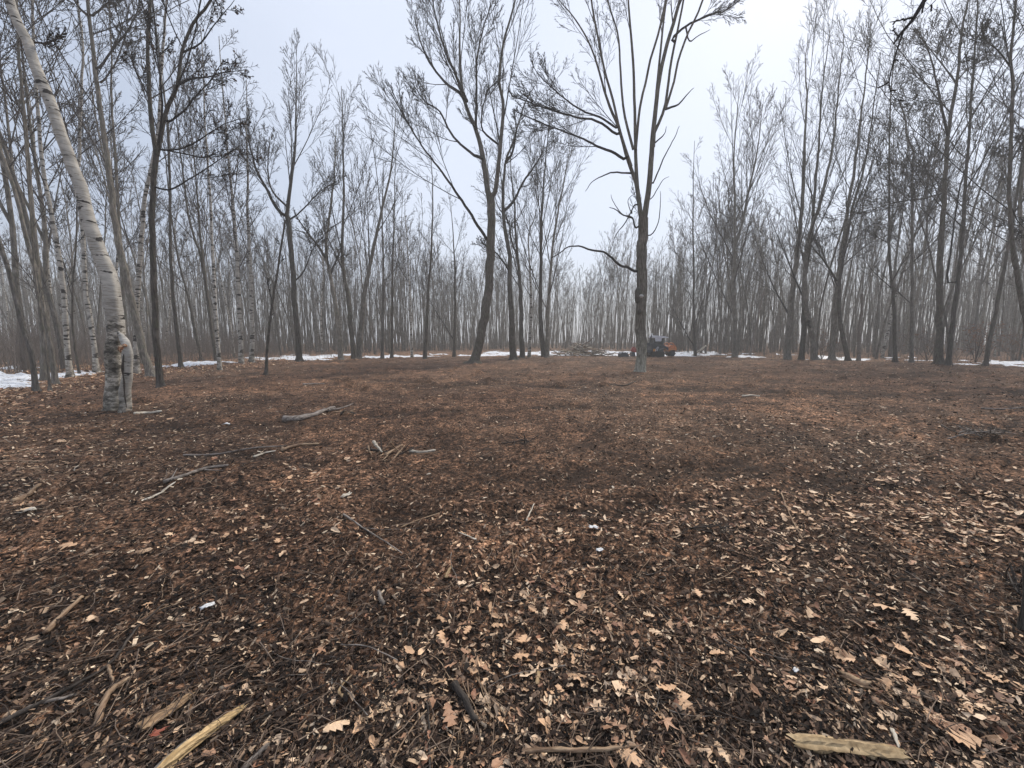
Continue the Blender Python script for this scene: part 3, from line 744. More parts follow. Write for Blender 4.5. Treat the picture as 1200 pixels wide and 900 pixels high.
bare_tree('maple_tree', 'left trunk of the dense fan crowned clump at right of centre', 'tree', 33,
    [([(923, 420), (926, 370), (932, 311), (939, 255), (942, 200), (944, 150)], 10, 25)], 10, GR, 'fan', clear=0.3, seed=39, k1=11, lcap=9)
bare_tree('maple_tree', 'middle trunk of the dense fan crowned clump at right of centre', 'tree', 32,
    [([(939, 421), (942, 380), (942, 330), (949, 290), (953, 255), (957, 200)], 8, 24.5)], 8, DK, 'fan', clear=0.3, seed=40, k1=10, lcap=9)
bare_tree('maple_tree', 'curved trunk with a pale cut stub low down, right side of the fan crowned clump', 'tree', 31.5,
    [([(955, 421), (951, 390), (945, 360), (943, 320), (947, 280), (962, 235), (972, 190)], 9, 24)], 9, GR, 'fan', clear=0.35, seed=41, k1=10, lcap=9,
    limbs=[([(950, 385), (948, 380), (946, 379)], -.5, 4)])
bare_tree('maple_tree', 'grey trunk with crossing limbs between the fan crowned clump and the peeled snag', 'tree', 31,
    [([(975, 422), (977, 385), (980, 339), (986, 297), (991, 262), (997, 225), (1003, 185)], 9, 24)], 9, GR, 'fan', clear=0.3, seed=42, k1=10, lcap=9,
    limbs=[([(980, 330), (970, 312), (958, 297), (947, 283)], -1.5, 3.4), ([(981, 318), (1000, 300), (1020, 285), (1040, 276)], 1.5, 3)])
bare_tree('maple_tree', 'leaning dark trunk whose crown sweeps right above the peeled snag', 'tree', 30.5,
    [([(994, 423), (988, 395), (984, 370), (984, 330), (990, 290), (1000, 240), (1012, 200)], 7, 22)], 7, DK, 'fan', clear=0.3, seed=43, k1=9, lcap=8)
snag, _ = bare_tree('dead_snag', 'broken grey brown peeled dead trunk without a top, between grey trees at right', 'tree', 30,
    [([(1006, 424), (1007, 390), (1010, 365), (1010, 344)], 5.5, 0, 0, .7)], 7, ('wood_grey', 'twig_grey'), 'snag', clear=0.5, seed=44)
bare_tree('grey_barked_tree', 'slim straight trunk bending left near its foot, first right of the peeled snag', 'tree', 28,
    [([(1049, 425), (1048, 380), (1046, 339), (1042, 297), (1042, 228), (1042, 175), (1044, 112)], 6, 21)], 6, DK, 'pole', clear=0.35, seed=45, k1=20)
bare_tree('grey_barked_tree', 'straight grey trunk topped by a crooked dead stem, left of the stoutest right hand tree', 'tree', 27.5,
    [([(1068, 425), (1069, 380), (1069, 339), (1069, 255), (1069, 200), (1071, 175), (1062, 160), (1061, 140), (1054, 120)], 6, 0, 0, .4)], 6, GR, 'spread', clear=0.35, seed=46, k1=9, lcap=3)
bare_tree('maple_tree', 'stoutest dark tree on the right side with a straight trunk and arching limbs', 'tree', 24.9,
    [([(1101, 428), (1101, 367), (1102, 311), (1105, 255), (1107, 225), (1112, 150), (1121, 100), (1127, 37), (1135, 0)], 12, 24.5)], 13, DK, 'spread', clear=0.48, seed=47, k1=15,
    limbs=[([(1110, 160), (1103, 125), (1096, 90), (1088, 60), (1078, 40)], -1.5, 4), ([(1121, 98), (1108, 80), (1092, 60), (1072, 35)], 1.5, 3), ([(1113, 117), (1100, 118), (1083, 117), (1062, 118)], -1.5, 1.6),
           ([(1108, 225), (1085, 232), (1060, 235), (1030, 243), (1005, 255), (985, 258)], -2.5, 3), ([(1123, 95), (1135, 80), (1150, 70), (1175, 60)], 1, 2.6)])
bare_tree('maple_tree', 'slimmer dark tree leaning right, close beside the stoutest right hand tree', 'tree', 24.3,
    [([(1111, 429), (1114, 395), (1119, 360), (1124, 317), (1129, 255), (1131, 212), (1136, 150), (1141, 75), (1146, 0)], 8, 24)], 8, DK, 'spread', clear=0.42, seed=48, k1=15,
    limbs=[([(1110, 330), (1116, 280), (1122, 235), (1132, 195), (1150, 160), (1168, 130)], 1.5, 3.5)])
bare_tree('grey_barked_tree', 'dark tree slanting strongly right between the close dark pair and the right edge', 'tree', 24.0,
    [([(1154, 429), (1160, 400), (1164, 380), (1172, 339), (1180, 297), (1188, 250), (1196, 200)], 7, 22)], 7, DK, 'spread', clear=0.4, seed=49, k1=12)
bare_tree('maple_tree', 'dark sinuous tree at the right edge of the photo with a kinked upper trunk', 'tree', 18.0,
    [([(1212, 439), (1206, 400), (1200, 367), (1192, 325), (1186, 283), (1183, 228), (1185, 175), (1186, 125), (1187, 87), (1184, 75), (1187, 37), (1190, 0)], 9.5, 21)], 9, DK, 'spread', clear=0.4, seed=50, k1=14, rmin=.007,
    limbs=[([(1184, 80), (1172, 62), (1158, 50), (1148, 40)], -1, 3), ([(1186, 190), (1196, 170), (1204, 150)], 1, 3.5), ([(1186, 240), (1195, 262), (1210, 275)], 1, 2.5)])
bare_tree('maple_tree', 'pale bent trunk half outside the right edge of the photo', 'tree', 20.0,
    [([(1225, 436), (1216, 395), (1208, 340), (1200, 290), (1196, 240), (1200, 190), (1205, 130)], 9, 20)], 9, GR, 'spread', clear=0.4, seed=51, k1=12)
# the tree beside the camera whose dead branch hangs into the top right corner
bare_tree('dead_tree', 'dead tree outside the frame whose crooked broken branch hangs into the top right corner', 'tree', 5.0,
    [([(1420, 545), (1400, 250), (1385, 0), (1370, -150)], 22, 11)], 22, DK, 'snag', clear=0.6, seed=52, rmin=.006,
    limbs=[([(1378, -130), (1260, -150), (1150, -110), (1105, -45), (1083, 0), (1071, 20), (1058, 38), (1049, 46), (1047, 52)], .0, 13.5), ([(1071, 21), (1058, 23), (1043, 26)], -.15, 5.2),
           ([(1051, 42), (1048, 37), (1047, 30)], .1, 3), ([(1150, -108), (1118, -30), (1092, 5), (1072, 22)], .25, 3), ([(1059, 36), (1050, 62), (1044, 85), (1042, 100), (1046, 112), (1054, 117), (1063, 117)], .3, 3.2)])

# bark details on the big birch and on the lone maple
def lathe_blob(c, rx, ry, rz, seed=0, n=10):
    a = np.linspace(0, 2 * PI, 14, endpoint=False); b = np.linspace(-PI / 2, PI / 2, n)
    B, A = np.meshgrid(b, a, indexing='ij')
    k = 1 + .25 * vnoise(A * 1.5, B * 3, seed)
    V = np.stack([c[0] + rx * np.cos(B) * np.cos(A) * k, c[1] + ry * np.cos(B) * np.sin(A) * k, c[2] + rz * np.sin(B) * k], -1).reshape(-1, 3)
    idx = np.arange(n * 14).reshape(n, 14); nx = np.roll(idx, -1, 1)
    return V, np.stack([idx[:-1], nx[:-1], nx[1:], idx[1:]], -1).reshape(-1, 4)
def child_mesh(name, parts, mat, root, rb, smooth=True, label=None):
    me_ = join_mesh(name, [(V - rb, F) for V, F in parts], smooth)
    o = link(name, me_, mat, root)
    if label: o['label'] = label
    return o
rb = np.array(birch.location)
pts = [at(146, 484, 8.25), at(147, 455, 8.22), at(149.5, 430, 8.2), at(149.5, 412, 8.22), at(146, 400, 8.28), at(139, 388, 8.36)]
P, R = resample(pts, [.12, .10, .085, .095, .075, .02], 26)
R = R * .95 * (1 + .10 * np.sin(np.arange(26) * .9) * np.linspace(.3, 1, 26)); P[:, 0] += .012 * np.sin(np.arange(26) * .7)
child_mesh('side_stem', [rough_tube(P, R, 20, .22, 4)], M['birch_side'], birch, rb, label='bulging pale side stem fused to the trunk, its bark peeled')
m_, t_, b_ = new_mat('orange_wood', 0.8); n_ = noise(t_, 25, 4); r_ = ramp(t_, [(.40, (.03, .015, .01)), (.48, (.38, .15, .06)), (.6, (.48, .36, .25))]); t_.links.new(n_.outputs['Fac'], r_.inputs[0]); t_.links.new(r_.outputs[0], b_.inputs['Base Color'])
M['scar'] = m_
child_mesh('bark_scar', [lathe_blob(at(142.5, 409, 8.17), .075, .045, .075, 2), lathe_blob(at(146, 405, 8.14), .04, .04, .035, 6)], M['scar'], birch, rb, label='torn orange scar in the bark')
child_mesh('bark_crack', [tube_batch(resample([at(148.5, 478, 8.12), at(146, 462, 8.10), at(145.5, 448, 8.10), at(143.5, 432, 8.09), at(145, 415, 8.11)], [1] * 5, 14)[0][None], np.array([[.004, .008, .012, .014, .010, .016, .02, .014, .012, .02, .024, .018, .014, .006]]), 5)], M['wood_dark'], birch, rb)
rb = np.array(central.location)
m_, t_, b_ = new_mat('pale_knot', 0.8); b_.inputs['Base Color'].default_value = (.45, .43, .4, 1); M['knot'] = m_
child_mesh('burl', [lathe_blob(at(747.5, 346, 19.5), .17, .15, .42, 5), lathe_blob(at(749, 365, 19.4), .1, .1, .15, 7)], M['bark_dark'], central, rb)
child_mesh('knot', [lathe_blob(at(751.5, 347, 19.38), .12, .1, .09, 9)], M['knot'], central, rb, label='pale grown-over branch knot')

# brown leaves still on the oak
rng = np.random.default_rng(77)
sel = tips2[rng.choice(len(tips2), 900, replace=False), -1]
sel = sel[(sel[:, 0] > 0.4)][:330]
lv, lf = [], []
for i, p in enumerate(sel):
    s = rng.uniform(.03, .055)
    q = rng.normal(size=(3, 3)); u = q[0] / np.linalg.norm(q[0]); v = np.cross(u, q[1]); v /= np.linalg.norm(v); w = np.cross(u, v)
    pts = [p, p + s * (u * .8 + v * .7 + w * .2), p + s * 2 * u - w * s * .3, p + s * (u * .9 - v * .7 + w * .3)]
    lv += pts; lf.append([4 * i, 4 * i + 1, 4 * i + 2, 4 * i + 3])
m_, t_, b_ = new_mat('dead_leaf', 0.8); b_.inputs['Base Color'].default_value = (.09, .05, .035, 1); M['dead_leaf'] = m_
o = link('dead_leaves', mesh_from('dead_leaves', np.array(lv), np.array(lf), False), M['dead_leaf'], bl); o['kind'] = 'stuff'; o['label'] = 'curled brown leaves still hanging on the twigs'

# ------------------------------------------------------------------ the wood behind: shared meshes, individual trees
def proto_tree(name, seed, hgt, r0, style, mats, clear, k1, dens=1.0, rmin=0.0105, fork=0, lean=0.0, lcap=99):
    rng = np.random.default_rng(seed)
    pts = [np.array([0, 0, -0.15])]
    d = np.array([lean * rng.uniform(-1, 1), lean * rng.uniform(-1, 1), 1.0])
    n = 10
    for i in range(n):
        d = d + np.array([rng.uniform(-.09, .09), rng.uniform(-.09, .09), .08]); d /= np.linalg.norm(d)
        pts.append(pts[-1] + d * hgt / n)
    r0 *= .82; rad = r0 + (0.02 - r0) * np.linspace(0, 1, n + 1) ** .9
    P, R = resample(pts, rad, 16); R = flare(P, R, .35)
    tp = [tube_batch(P[None], R[None], 7)]
    grows = [(P, R, clear)]
    if fork:
        i0 = int(16 * fork); q = [P[i0]]
        dd = np.array([rng.choice([-1, 1]) * .33, rng.uniform(-.3, .3), 1.0])
        for i in range(5):
            dd = dd + np.array([0, 0, .12]) + rng.uniform(-.06, .06, 3); dd /= np.linalg.norm(dd); q.append(q[-1] + dd * (hgt * (1 - fork) / 5.4))
        Q, RQ = resample(q, np.linspace(R[i0] * .75, .02, 6), 12)
        tp.append(tube_batch(Q[None], RQ[None], 6)); grows.append((Q, RQ, .15))
    cp, _ = crown_parts(grows, style, rng, rmin, k1, dens, lcap)
    root = empty(name, (0, 0, 0))
    link('trunk', join_mesh('trunk', tp), M[mats[0]], root)
    link('crown', join_mesh('crown', cp), M[mats[1]], root)
    return root
PR = []
for q, (nm, h_, r_, st, mt, cl, k1, fk, ln) in enumerate([
        ('bare_tree', 20, .15, 'fan_far', GR, .40, 12, .45, .05), ('bare_tree', 21, .12, 'fan_far', DK, .46, 12, 0, .03), ('bare_tree', 18, .10, 'pole', GR, .45, 14, 0, .06),
        ('bare_tree', 19, .12, 'spread_far', DK, .45, 11, .5, .08), ('bare_tree', 17, .08, 'pole', DK, .42, 13, 0, .05), ('bare_tree', 21, .17, 'fan_far', GR, .40, 11, .35, .05),
        ('bare_tree', 16, .07, 'pole', GR, .4, 12, 0, .12), ('bare_tree', 19, .11, 'fan_far', GR, .45, 11, .55, .1)]):
    PR.append(proto_tree(nm, 500 + q, h_, r_, st, mt, cl, k1, fork=fk, lean=ln, dens=.95, lcap=6))
BP = [proto_tree('birch_tree', 600 + q, h_, r_, 'birch', BI, cl, 15, fork=fk, lean=ln, dens=.8, lcap=4) for q, (h_, r_, cl, fk, ln) in enumerate([(17, .13, .4, 0, .06), (19, .11, .45, 0, .1), (16, .10, .4, .5, .12)])]

FX = [-300, 0, 60, 120, 200, 300, 430, 500, 600, 700, 775, 850, 900, 1000, 1100, 1200, 1500]
FD = [16, 17, 19, 23, 27, 33, 40, 52, 64, 70, 50, 38, 35, 33, 29, 27, 24]
rng = np.random.default_rng(4242)
used_first = set()
placed = list(TREES)
counts = [0] * 9
def zone(px):
    if px < 190: return 0
    if px < 480: return 1
    if px < 830: return 2
    if px < 1020: return 3
    return 4
LB = {0: 'slim bare tree of the mixed wood behind the leaning trees at the far left', 1: 'bare grey tree in the wood behind the white birches and the close pair',
      2: 'distant hazy tree in the far wood behind the brush pile and the machine', 3: 'bare tree in the wood behind the fan crowned clump', 4: 'bare dark tree in the dense wood behind the peeled snag and stout tree'}
GRP = {0: 'bare trees of the wood at the far left', 1: 'bare trees of the wood left of centre', 2: 'distant trees beyond the snow at the centre', 3: 'bare trees behind the fan crowned clump', 4: 'bare trees of the wood at the right'}
tries = 0; n_bg = 0; NBG = 235
quota = {0: 30, 1: 42, 2: 74, 3: 42, 4: 44}
got = {z: 0 for z in quota}
while n_bg < NBG and tries < 9000:
    tries += 1
    px = rng.uniform(-60, 1260) if rng.random() > .12 else rng.uniform(775, 905)
    z = zone(px)
    if got[z] >= quota[z]: continue
    fd = np.interp(px, FX, FD)
    D = fd * rng.uniform(1.0, 1.0) + (rng.random() ** 1.25) * (36 if z != 2 else 30) + rng.uniform(0, 2)
    x = (px - 600) / F_PX * D
    gap = 1.0 if z == 2 else 0.9
    if any((x - a) ** 2 + (D - b_) ** 2 < gap * gap for a, b_ in placed[-400:]): continue
    placed.append((x, D)); got[z] += 1
    isb = rng.random() < (.38 if z == 0 else .45 if (z == 1 and px < 330) else .12 if z < 3 else .02)
    arr = BP if isb else PR
    j = int(rng.integers(len(arr)))
    key = (isb, j)
    s = rng.uniform(.8, 1.12) * (.93 if z == 2 else 1.0) * (1.04 if z in (3, 4) else 1)
    loc = (x, D, float(terrain(x, D)))
    tl = (rng.normal() * .035, rng.normal() * .045)
    if key not in used_first:
        used_first.add(key); r = arr[j]; r.location = loc; r.rotation_euler = (tl[0], tl[1], rng.uniform(0, 6.28)); r.scale = (s, s, s)
    else:
        r = dup(arr[j], loc, rng.uniform(0, 6.28), tl, s)
    if isb: tag(r, {0: 'slim white birch of the mixed wood behind the leaning trees at the far left', 1: 'slim white birch in the grove behind the white pair', 2: 'distant pale birch in the far wood behind the brush pile'}.get(z, 'slim pale birch among the bare trees of the right hand woods'), 'tree', GRP[z] + ', birches')
    else: tag(r, LB[z], 'tree', GRP[z])
    n_bg += 1
for arr, isb in ((PR, False), (BP, True)):
    for j, r in enumerate(arr):
        if (isb, j) not in used_first:
            for c_ in list(r.children): bpy.data.objects.remove(c_)
            bpy.data.objects.remove(r)

# far-off wood that reads as one mass: thin stems with a few ascending branches
def far_wood():
    rng = np.random.default_rng(9)
    n = 5000
    px = rng.uniform(-200, 1400, n)
    fd = np.interp(px, FX, FD)
    D = np.maximum(fd + 8, 50) + rng.random(n) ** 1.1 * 72
    x = (px - 600) / F_PX * D
    hgt = rng.uniform(11, 19, n)
    P = np.zeros((n, 5, 3)); z0 = terrain(x, D, False)
    lx, ly = rng.normal(0, .06, n), rng.normal(0, .05, n)
    for i in range(5):
        f = i / 4
        P[:, i, 0] = x + lx * hgt * f + rng.normal(0, .12, n) * (i > 0); P[:, i, 1] = D + ly * hgt * f; P[:, i, 2] = z0 - .1 + hgt * f
    R = rng.uniform(.045, .12, n)[:, None] * (1 - .8 * np.linspace(0, 1, 5))[None, :]
    parts = [tube_batch(P[:, ::2], R[:, ::2], 3)]
    P1, R1 = grow(P, R, 4, .35, .98, 16, 36, .30, 3, .08, .1, .45, .018, rng); parts.append(tube_batch(P1, R1, 3))
    near = np.repeat(D < 88, 4)
    P2, R2 = grow(P1[near], R1[near], 2, .2, .98, 20, 45, .5, 2, .05, .12, .6, .015, rng); parts.append(tube_batch(P2, R2, 3))
    return join_mesh('far_wood', parts)
o = link('far_wood', far_wood(), M['far_bark']); tag(o, 'far-off mass of hazy grey trunks and branches closing the horizon', 'woods', kind='stuff')

# brushwood: thin upright shoots at the forest edge
def brush():
    rng = np.random.default_rng(19)
    n = 6200
    px = rng.uniform(-250, 1450, n)
    px[:2300] = rng.uniform(-200, 330, 2300)
    fd = np.interp(px, FX, FD)
    D = fd * rng.uniform(.9, 1.0, n) + rng.random(n) * 26
    x = (px - 600) / F_PX * D
    ok = edge(x, D) > 1.0
    x, D = x[ok], D[ok]; n = len(x)
    hgt = rng.uniform(.6, 3.2, n)
    P = np.zeros((n, 4, 3)); z0 = terrain(x, D, False)
    lx, ly = rng.normal(0, .22, n), rng.normal(0, .22, n)
    for i in range(4):
        f = i / 3
        P[:, i, 0] = x + lx * hgt * f ** 1.4; P[:, i, 1] = D + ly * hgt * f ** 1.4; P[:, i, 2] = z0 - .03 + hgt * f
    R = rng.uniform(.008, .018, n)[:, None] * (1 - .6 * np.linspace(0, 1, 4))[None, :]
    P1, R1 = grow(P, R, 3, .3, .98, 20, 55, .4, 2, .03, .2, .6, .006, rng)
    return join_mesh('brushwood', [tube_batch(P[:, [0, 2, 3]], R[:, [0, 2, 3]], 3), tube_batch(P1, R1, 3)])
m_, t_, b_ = new_mat('shoot_bark', .9); b_.inputs['Base Color'].default_value = (.19, .16, .14, 1); M['shoot'] = m_
o = link('brushwood', brush(), M['shoot']); tag(o, 'thin brown brushwood and shoots along the edge of the wood', 'undergrowth', kind='stuff')

# beech shrubs that kept their rusty leaves, in the right-hand wood
def leafy_shrub(px, D, hgt, nleaf, label, seed):
    rng = np.random.default_rng(seed)
    x = (px - 600) / F_PX * D
    base = np.array([x, D, float(terrain(x, D))])
    n = 7
    P = np.zeros((n, 5, 3)); lx, ly = rng.normal(0, .3, n), rng.normal(0, .3, n)
    for i in range(5):
        f = i / 4; P[:, i] = np.stack([lx * hgt * f, ly * hgt * f, hgt * f * rng.uniform(.9, 1, n) - .05], -1)
    R = np.full((n, 1), .02) * (1 - .7 * np.linspace(0, 1, 5))
    P1, R1 = grow(P, R, 7, .2, .98, 35, 70, .5, 4, .02, .2, .6, .007, rng)
    root = empty('beech_shrub', base)
    link('stems', join_mesh('stems', [tube_batch(P, R, 4), tube_batch(P1, R1, 3)]), M['twig_grey'], root)
    pts = P1[rng.integers(len(P1), size=nleaf), rng.integers(1, 4, size=nleaf)] + rng.normal(0, .08, (nleaf, 3))
    V, F = [], []
    for i, p in enumerate(pts):
        s = rng.uniform(.035, .06); q = rng.normal(size=(2, 3)); u = q[0] / np.linalg.norm(q[0]); v = np.cross(u, q[1]); v /= np.linalg.norm(v)
        V += [p, p + s * (u + v * .6), p + 2 * s * u, p + s * (u - v * .6)]; F.append([4 * i, 4 * i + 1, 4 * i + 2, 4 * i + 3])
    lo = link('dead_leaves', mesh_from('dead_leaves', np.array(V), np.array(F), False), M['rust_leaf'], root); lo['kind'] = 'stuff'
    tag(root, label, 'shrub')
m_, t_, b_ = new_mat('rust_leaf', .7); b_.inputs['Base Color'].default_value = (.27, .13, .07, 1); M['rust_leaf'] = m_
leafy_shrub(1143, 27, 2.8, 420, 'shrub with pale rusty leaves between the dark pair and the slanting tree', 1)
leafy_shrub(962, 33, 2.6, 200, 'thin shrub with few rusty leaves at the foot of the fan crowned clump', 2)
leafy_shrub(1190, 30, 2.2, 420, 'low rusty leaved shrub near the right edge of the photo', 3)
leafy_shrub(1086, 30, 2.6, 160, 'sparse rusty leaved shrub left of the stoutest right hand tree', 4)

# ------------------------------------------------------------------ litter on the ground
def leaf_template(lobes, w, seed, n=9, pointed=.55):
    "midrib + lobed margin; returns verts, tris; unit length along +Y"
    rng = np.random.default_rng(seed)
    ys = np.linspace(0, 1, n)
    env = np.sin(PI * np.clip(ys * .92 + .06, 0, 1)) ** .7
    V = []; cz = rng.uniform(-.5, .5); cy = rng.uniform(-.5, .4); tw = rng.uniform(-.4, .4)
    for side in (0, -1, 1):
        for i, y in enumerate(ys):
            if side == 0: xx, yy = 0.02 * math.sin(3 * y + seed), y
            else:
                out = (i % 2 == 1)
                ww = w * env[i] * (1.0 if out else (1 - pointed)) * rng.uniform(.8, 1.15)
                xx, yy = side * ww, y + (.09 if out else -.02) * (1 if i < n - 1 else 0)
            z = cz * xx * xx * 2.2 + cy * (yy - .5) ** 2 + tw * xx * (yy - .5) + rng.uniform(-.035, .035) * (side != 0)
            V.append((xx, yy - .5, z))
    F = []
    for i in range(n - 1):
        F += [(i, i + 1, n + i + 1), (i, n + i + 1, n + i), (i, 2 * n + i + 1, i + 1), (i, 2 * n + i, 2 * n + i + 1)]
    return np.array(V), np.array(F)

def maple_template(seed):
    rng = np.random.default_rng(seed)
    tips = [(-130, .42), (-70, .85), (0, 1.05), (70, .85), (130, .42)]
    ring = []
    for k, (a, r) in enumerate(tips):
        for da, rr in ((-16, .55), (-7, .66), (0, 1), (7, .66), (16, .55)):
            ring.append((a + da, r * rr * rng.uniform(.9, 1.1)))
        if k < 4: ring.append((a + 33, .30))
    ring.append((180, .12))
    V = [(0, 0, 0)]; cz = rng.uniform(-.35, .5); ct = rng.uniform(0, PI)
    for a, r in ring:
        x, y = r * math.sin(math.radians(a)) * .55, r * math.cos(math.radians(a)) * .55
        q = x * math.cos(ct) + y * math.sin(ct)
        V.append((x, y, cz * q * q * 1.5 + rng.uniform(-.03, .03)))
    n = len(ring)
    return np.array(V), np.array([(0, i + 1, (i + 1) % n + 1) for i in range(n)])

LEAF = [leaf_template(4, w, s, n, p) for w, s, n, p in ((.40, 1, 9, .62), (.46, 2, 7, .66), (.33, 3, 9, .50), (.42, 4, 9, .55), (.24, 5, 7, .1), (.36, 6, 9, .65))] + [maple_template(s) for s in (7, 8, 9)]
LEAF_LO = [leaf_template(3, w, s, 5, p) for w, s, p in ((.34, 11, .55), (.28, 12, .5), (.3, 13, .1), (.4, 14, .6))]
def strip(seed, segs=2):
    rng = np.random.default_rng(seed); V = []
    for i in range(segs + 1):
        y = i / segs - .5; w = (.5 if 0 < i < segs else rng.uniform(.15, .5)); z = rng.uniform(-.12, .12)
        V += [(-w * rng.uniform(.7, 1.2), y, z), (w * rng.uniform(.7, 1.2), y + rng.uniform(-.08, .08), z + rng.uniform(-.05, .05))]
    F = []
    for i in range(segs): F += [(2 * i, 2 * i + 1, 2 * i + 3), (2 * i, 2 * i + 3, 2 * i + 2)]
    return np.array(V), np.array(F)
STRIP = [strip(1), strip(2, 1), strip(3, 1), strip(4, 1), strip(5, 1)]
def splinter(seed):
    rng = np.random.default_rng(seed)
    V = []
    for (y, k) in ((-.5, .35), (-.2, 1), (.25, .85), (.5, .2)):
        for a in (0.3, 2.5, 4.4): V.append((k * .5 * math.cos(a + rng.uniform(-.3, .3)), y + rng.uniform(-.06, .06), k * .35 * math.sin(a)))
    F = []
    for i in range(3):
        for j in range(3):
            a, b_ = 3 * i + j, 3 * i + (j + 1) % 3; F += [(a, b_, b_ + 3), (a, b_ + 3, a + 3)]
    return np.array(V), np.array(F)
SPL = [splinter(s) for s in (1, 2, 3)]

def ground_normal(x, y, e=.05):
    dx = (terrain(x + e, y) - terrain(x - e, y)) / (2 * e); dy = (terrain(x, y + e) - terrain(x, y - e)) / (2 * e)
    n = np.stack([-dx, -dy, np.ones_like(dx)], -1)
    return n / np.linalg.norm(n, axis=-1, keepdims=True)

def frames(x, y, yaw, tilt, rng, follow=.8):
    nrm = ground_normal(x, y); nrm[:, :2] *= follow
    nrm = nrm + tilt[:, None] * rng.normal(size=nrm.shape); nrm /= np.linalg.norm(nrm, axis=1, keepdims=True)
    f = np.stack([np.cos(yaw), np.sin(yaw), np.zeros_like(yaw)], -1)
    f = f - (f * nrm).sum(1, keepdims=True) * nrm; f /= np.linalg.norm(f, axis=1, keepdims=True)
    r = np.cross(f, nrm)
    return np.stack([r, f, nrm], -1)       # columns: X, Y, Z axes

def scatter_mesh(name, temps, x, y, size, wid, yaw, tilt, lift, col, rng, hz=1.0):
    n = len(x); z = terrain(x, y); Rm = frames(x, y, yaw, tilt, rng)
    pick = rng.integers(len(temps), size=n)
    Vs, Fs, Cs, o = [], [], [], 0
    for k, (TV, TF) in enumerate(temps):
        s = pick == k; m_ = int(s.sum())
        if not m_: continue
        L = np.stack([TV[None, :, 0] * wid[s, None], TV[None, :, 1] * size[s, None], TV[None, :, 2] * (size[s, None] * hz)], -1)
        Wd = np.einsum('nij,nvj->nvi', Rm[s], L) + np.stack([x[s], y[s], z[s] + lift[s]], -1)[:, None, :]
        Vs.append(Wd.reshape(-1, 3)); F = TF[None] + (np.arange(m_) * len(TV))[:, None, None] + o
        Fs.append(F.reshape(-1, 3)); Cs.append(np.repeat(col[s], len(TV), 0)); o += m_ * len(TV)
    return mesh_from(name, np.concatenate(Vs), np.concatenate(Fs), False, np.concatenate(Cs))

def view_points(n, y0, y1, rng, power=1.0, x0=-120, x1=1320):
    "ground points, thinning with distance"
    q = rng.random(n) ** power
    py = y0 + (y1 - y0) * q; px = rng.uniform(x0, x1, n)
    D = CAM_H * F_PX / (py - 399.0)
    D = np.maximum(D, .55)
    return (px - 600) / F_PX * D * (1.0), D

rng = np.random.default_rng(5)
BR = np.array([[.013, .0085, .006], [.032, .0195, .0135], [.072, .044, .030], [.16, .100, .066], [.33, .215, .14], [.54, .38, .25], [.78, .60, .42]])
def chip_cols(n, p): return BR[rng.choice(len(BR), n, p=p)] * rng.uniform(.75, 1.25, (n, 1))
# shreds of bark and mulch: dark, everywhere
n = 125000
x, y = view_points(n, 420, 1120, rng, 1.25)
dark_zone = np.clip(.5 + 1.6 * fbm(x / 3.2, y / 1.9, 71, 4), 0, 1)
cols = chip_cols(n, [.29, .25, .16, .12, .095, .06, .025])
D_ = np.hypot(x, y)
size = rng.uniform(.010, .042, n) * (1 + D_ * .045); wid = size * rng.uniform(.16, .55, n)
o = link('mulch_shreds', scatter_mesh('mulch_shreds', STRIP, x, y, size, wid, rng.uniform(0, 2 * PI, n), np.clip(.5 + D_ * .01, 0, .8), rng.uniform(.001, .012, n) * (1 + D_ * .05), cols, rng), M['litter'], ground); o['kind'] = 'stuff'
# pale chips and splinters
n = 46000
x, y = view_points(n, 419, 1120, rng, 1.7)
pale = np.exp(-(((x - 4.6) / 2.2) ** 2 + ((y - 5.6) / .7) ** 2))
keep = rng.random(n) < np.clip(.35 + 1.9 * fbm(x / 2.6, y / 2.6, 61, 4) + pale, .06, 1) * np.clip(y / 4.2, .30, 1); x, y = x[keep], y[keep]; n = len(x)
cols = np.array([[.50, .35, .235], [.36, .24, .16], [.72, .56, .39], [.82, .70, .54], [.24, .16, .105]])[rng.choice(5, n, p=[.33, .27, .15, .05, .2])] * rng.uniform(.8, 1.15, (n, 1))
D_ = np.hypot(x, y); size = rng.uniform(.014, .05, n) * (1 + D_ * .05); wid = size * rng.uniform(.15, .45, n)
o = link('wood_chips', scatter_mesh('wood_chips', SPL, x, y, size, wid, rng.uniform(0, 2 * PI, n), np.clip(.25 + D_ * .022, 0, .8), rng.uniform(.002, .010, n) * (1 + D_ * .06), cols, rng, .25), M['litter'], ground); o['kind'] = 'stuff'
# small and far leaves
LC = np.array([[.58, .36, .21], [.72, .49, .31], [.40, .225, .135], [.30, .145, .085], [.76, .56, .385], [.16, .092, .06]])
def leaf_density(x, y):
    d = np.clip(.28 + 2.1 * fbm(x / 1.1, y / 1.1, 91, 3), .03, 1)
    right = np.clip((x - .25 * y) / 2.5, 0, 1) * np.clip(1.3 - y / 9, 0.1, 1)
    left = np.clip((-x - 1.1 * y) / 1.5, 0, 1)
    e = np.clip(edge(x, y) + 4.5, 0, 3) / 3 * (x < 0)
    near = np.clip(1.2 - np.hypot(x, y) / 2.2, 0, .25)
    return np.clip(d * (.34 + .85 * right + .5 * left + near) + e, 0, 1)
n = 40000
x, y = view_points(n, 420, 1050, rng, 1.3)
keep = rng.random(n) < leaf_density(x, y) * np.clip((y / 4.0) ** 1.5, .05, 1); x, y = x[keep], y[keep]; n = len(x)
cols = LC[rng.choice(6, n, p=[.26, .24, .18, .12, .12, .08])] * rng.uniform(.8, 1.25, (n, 1))
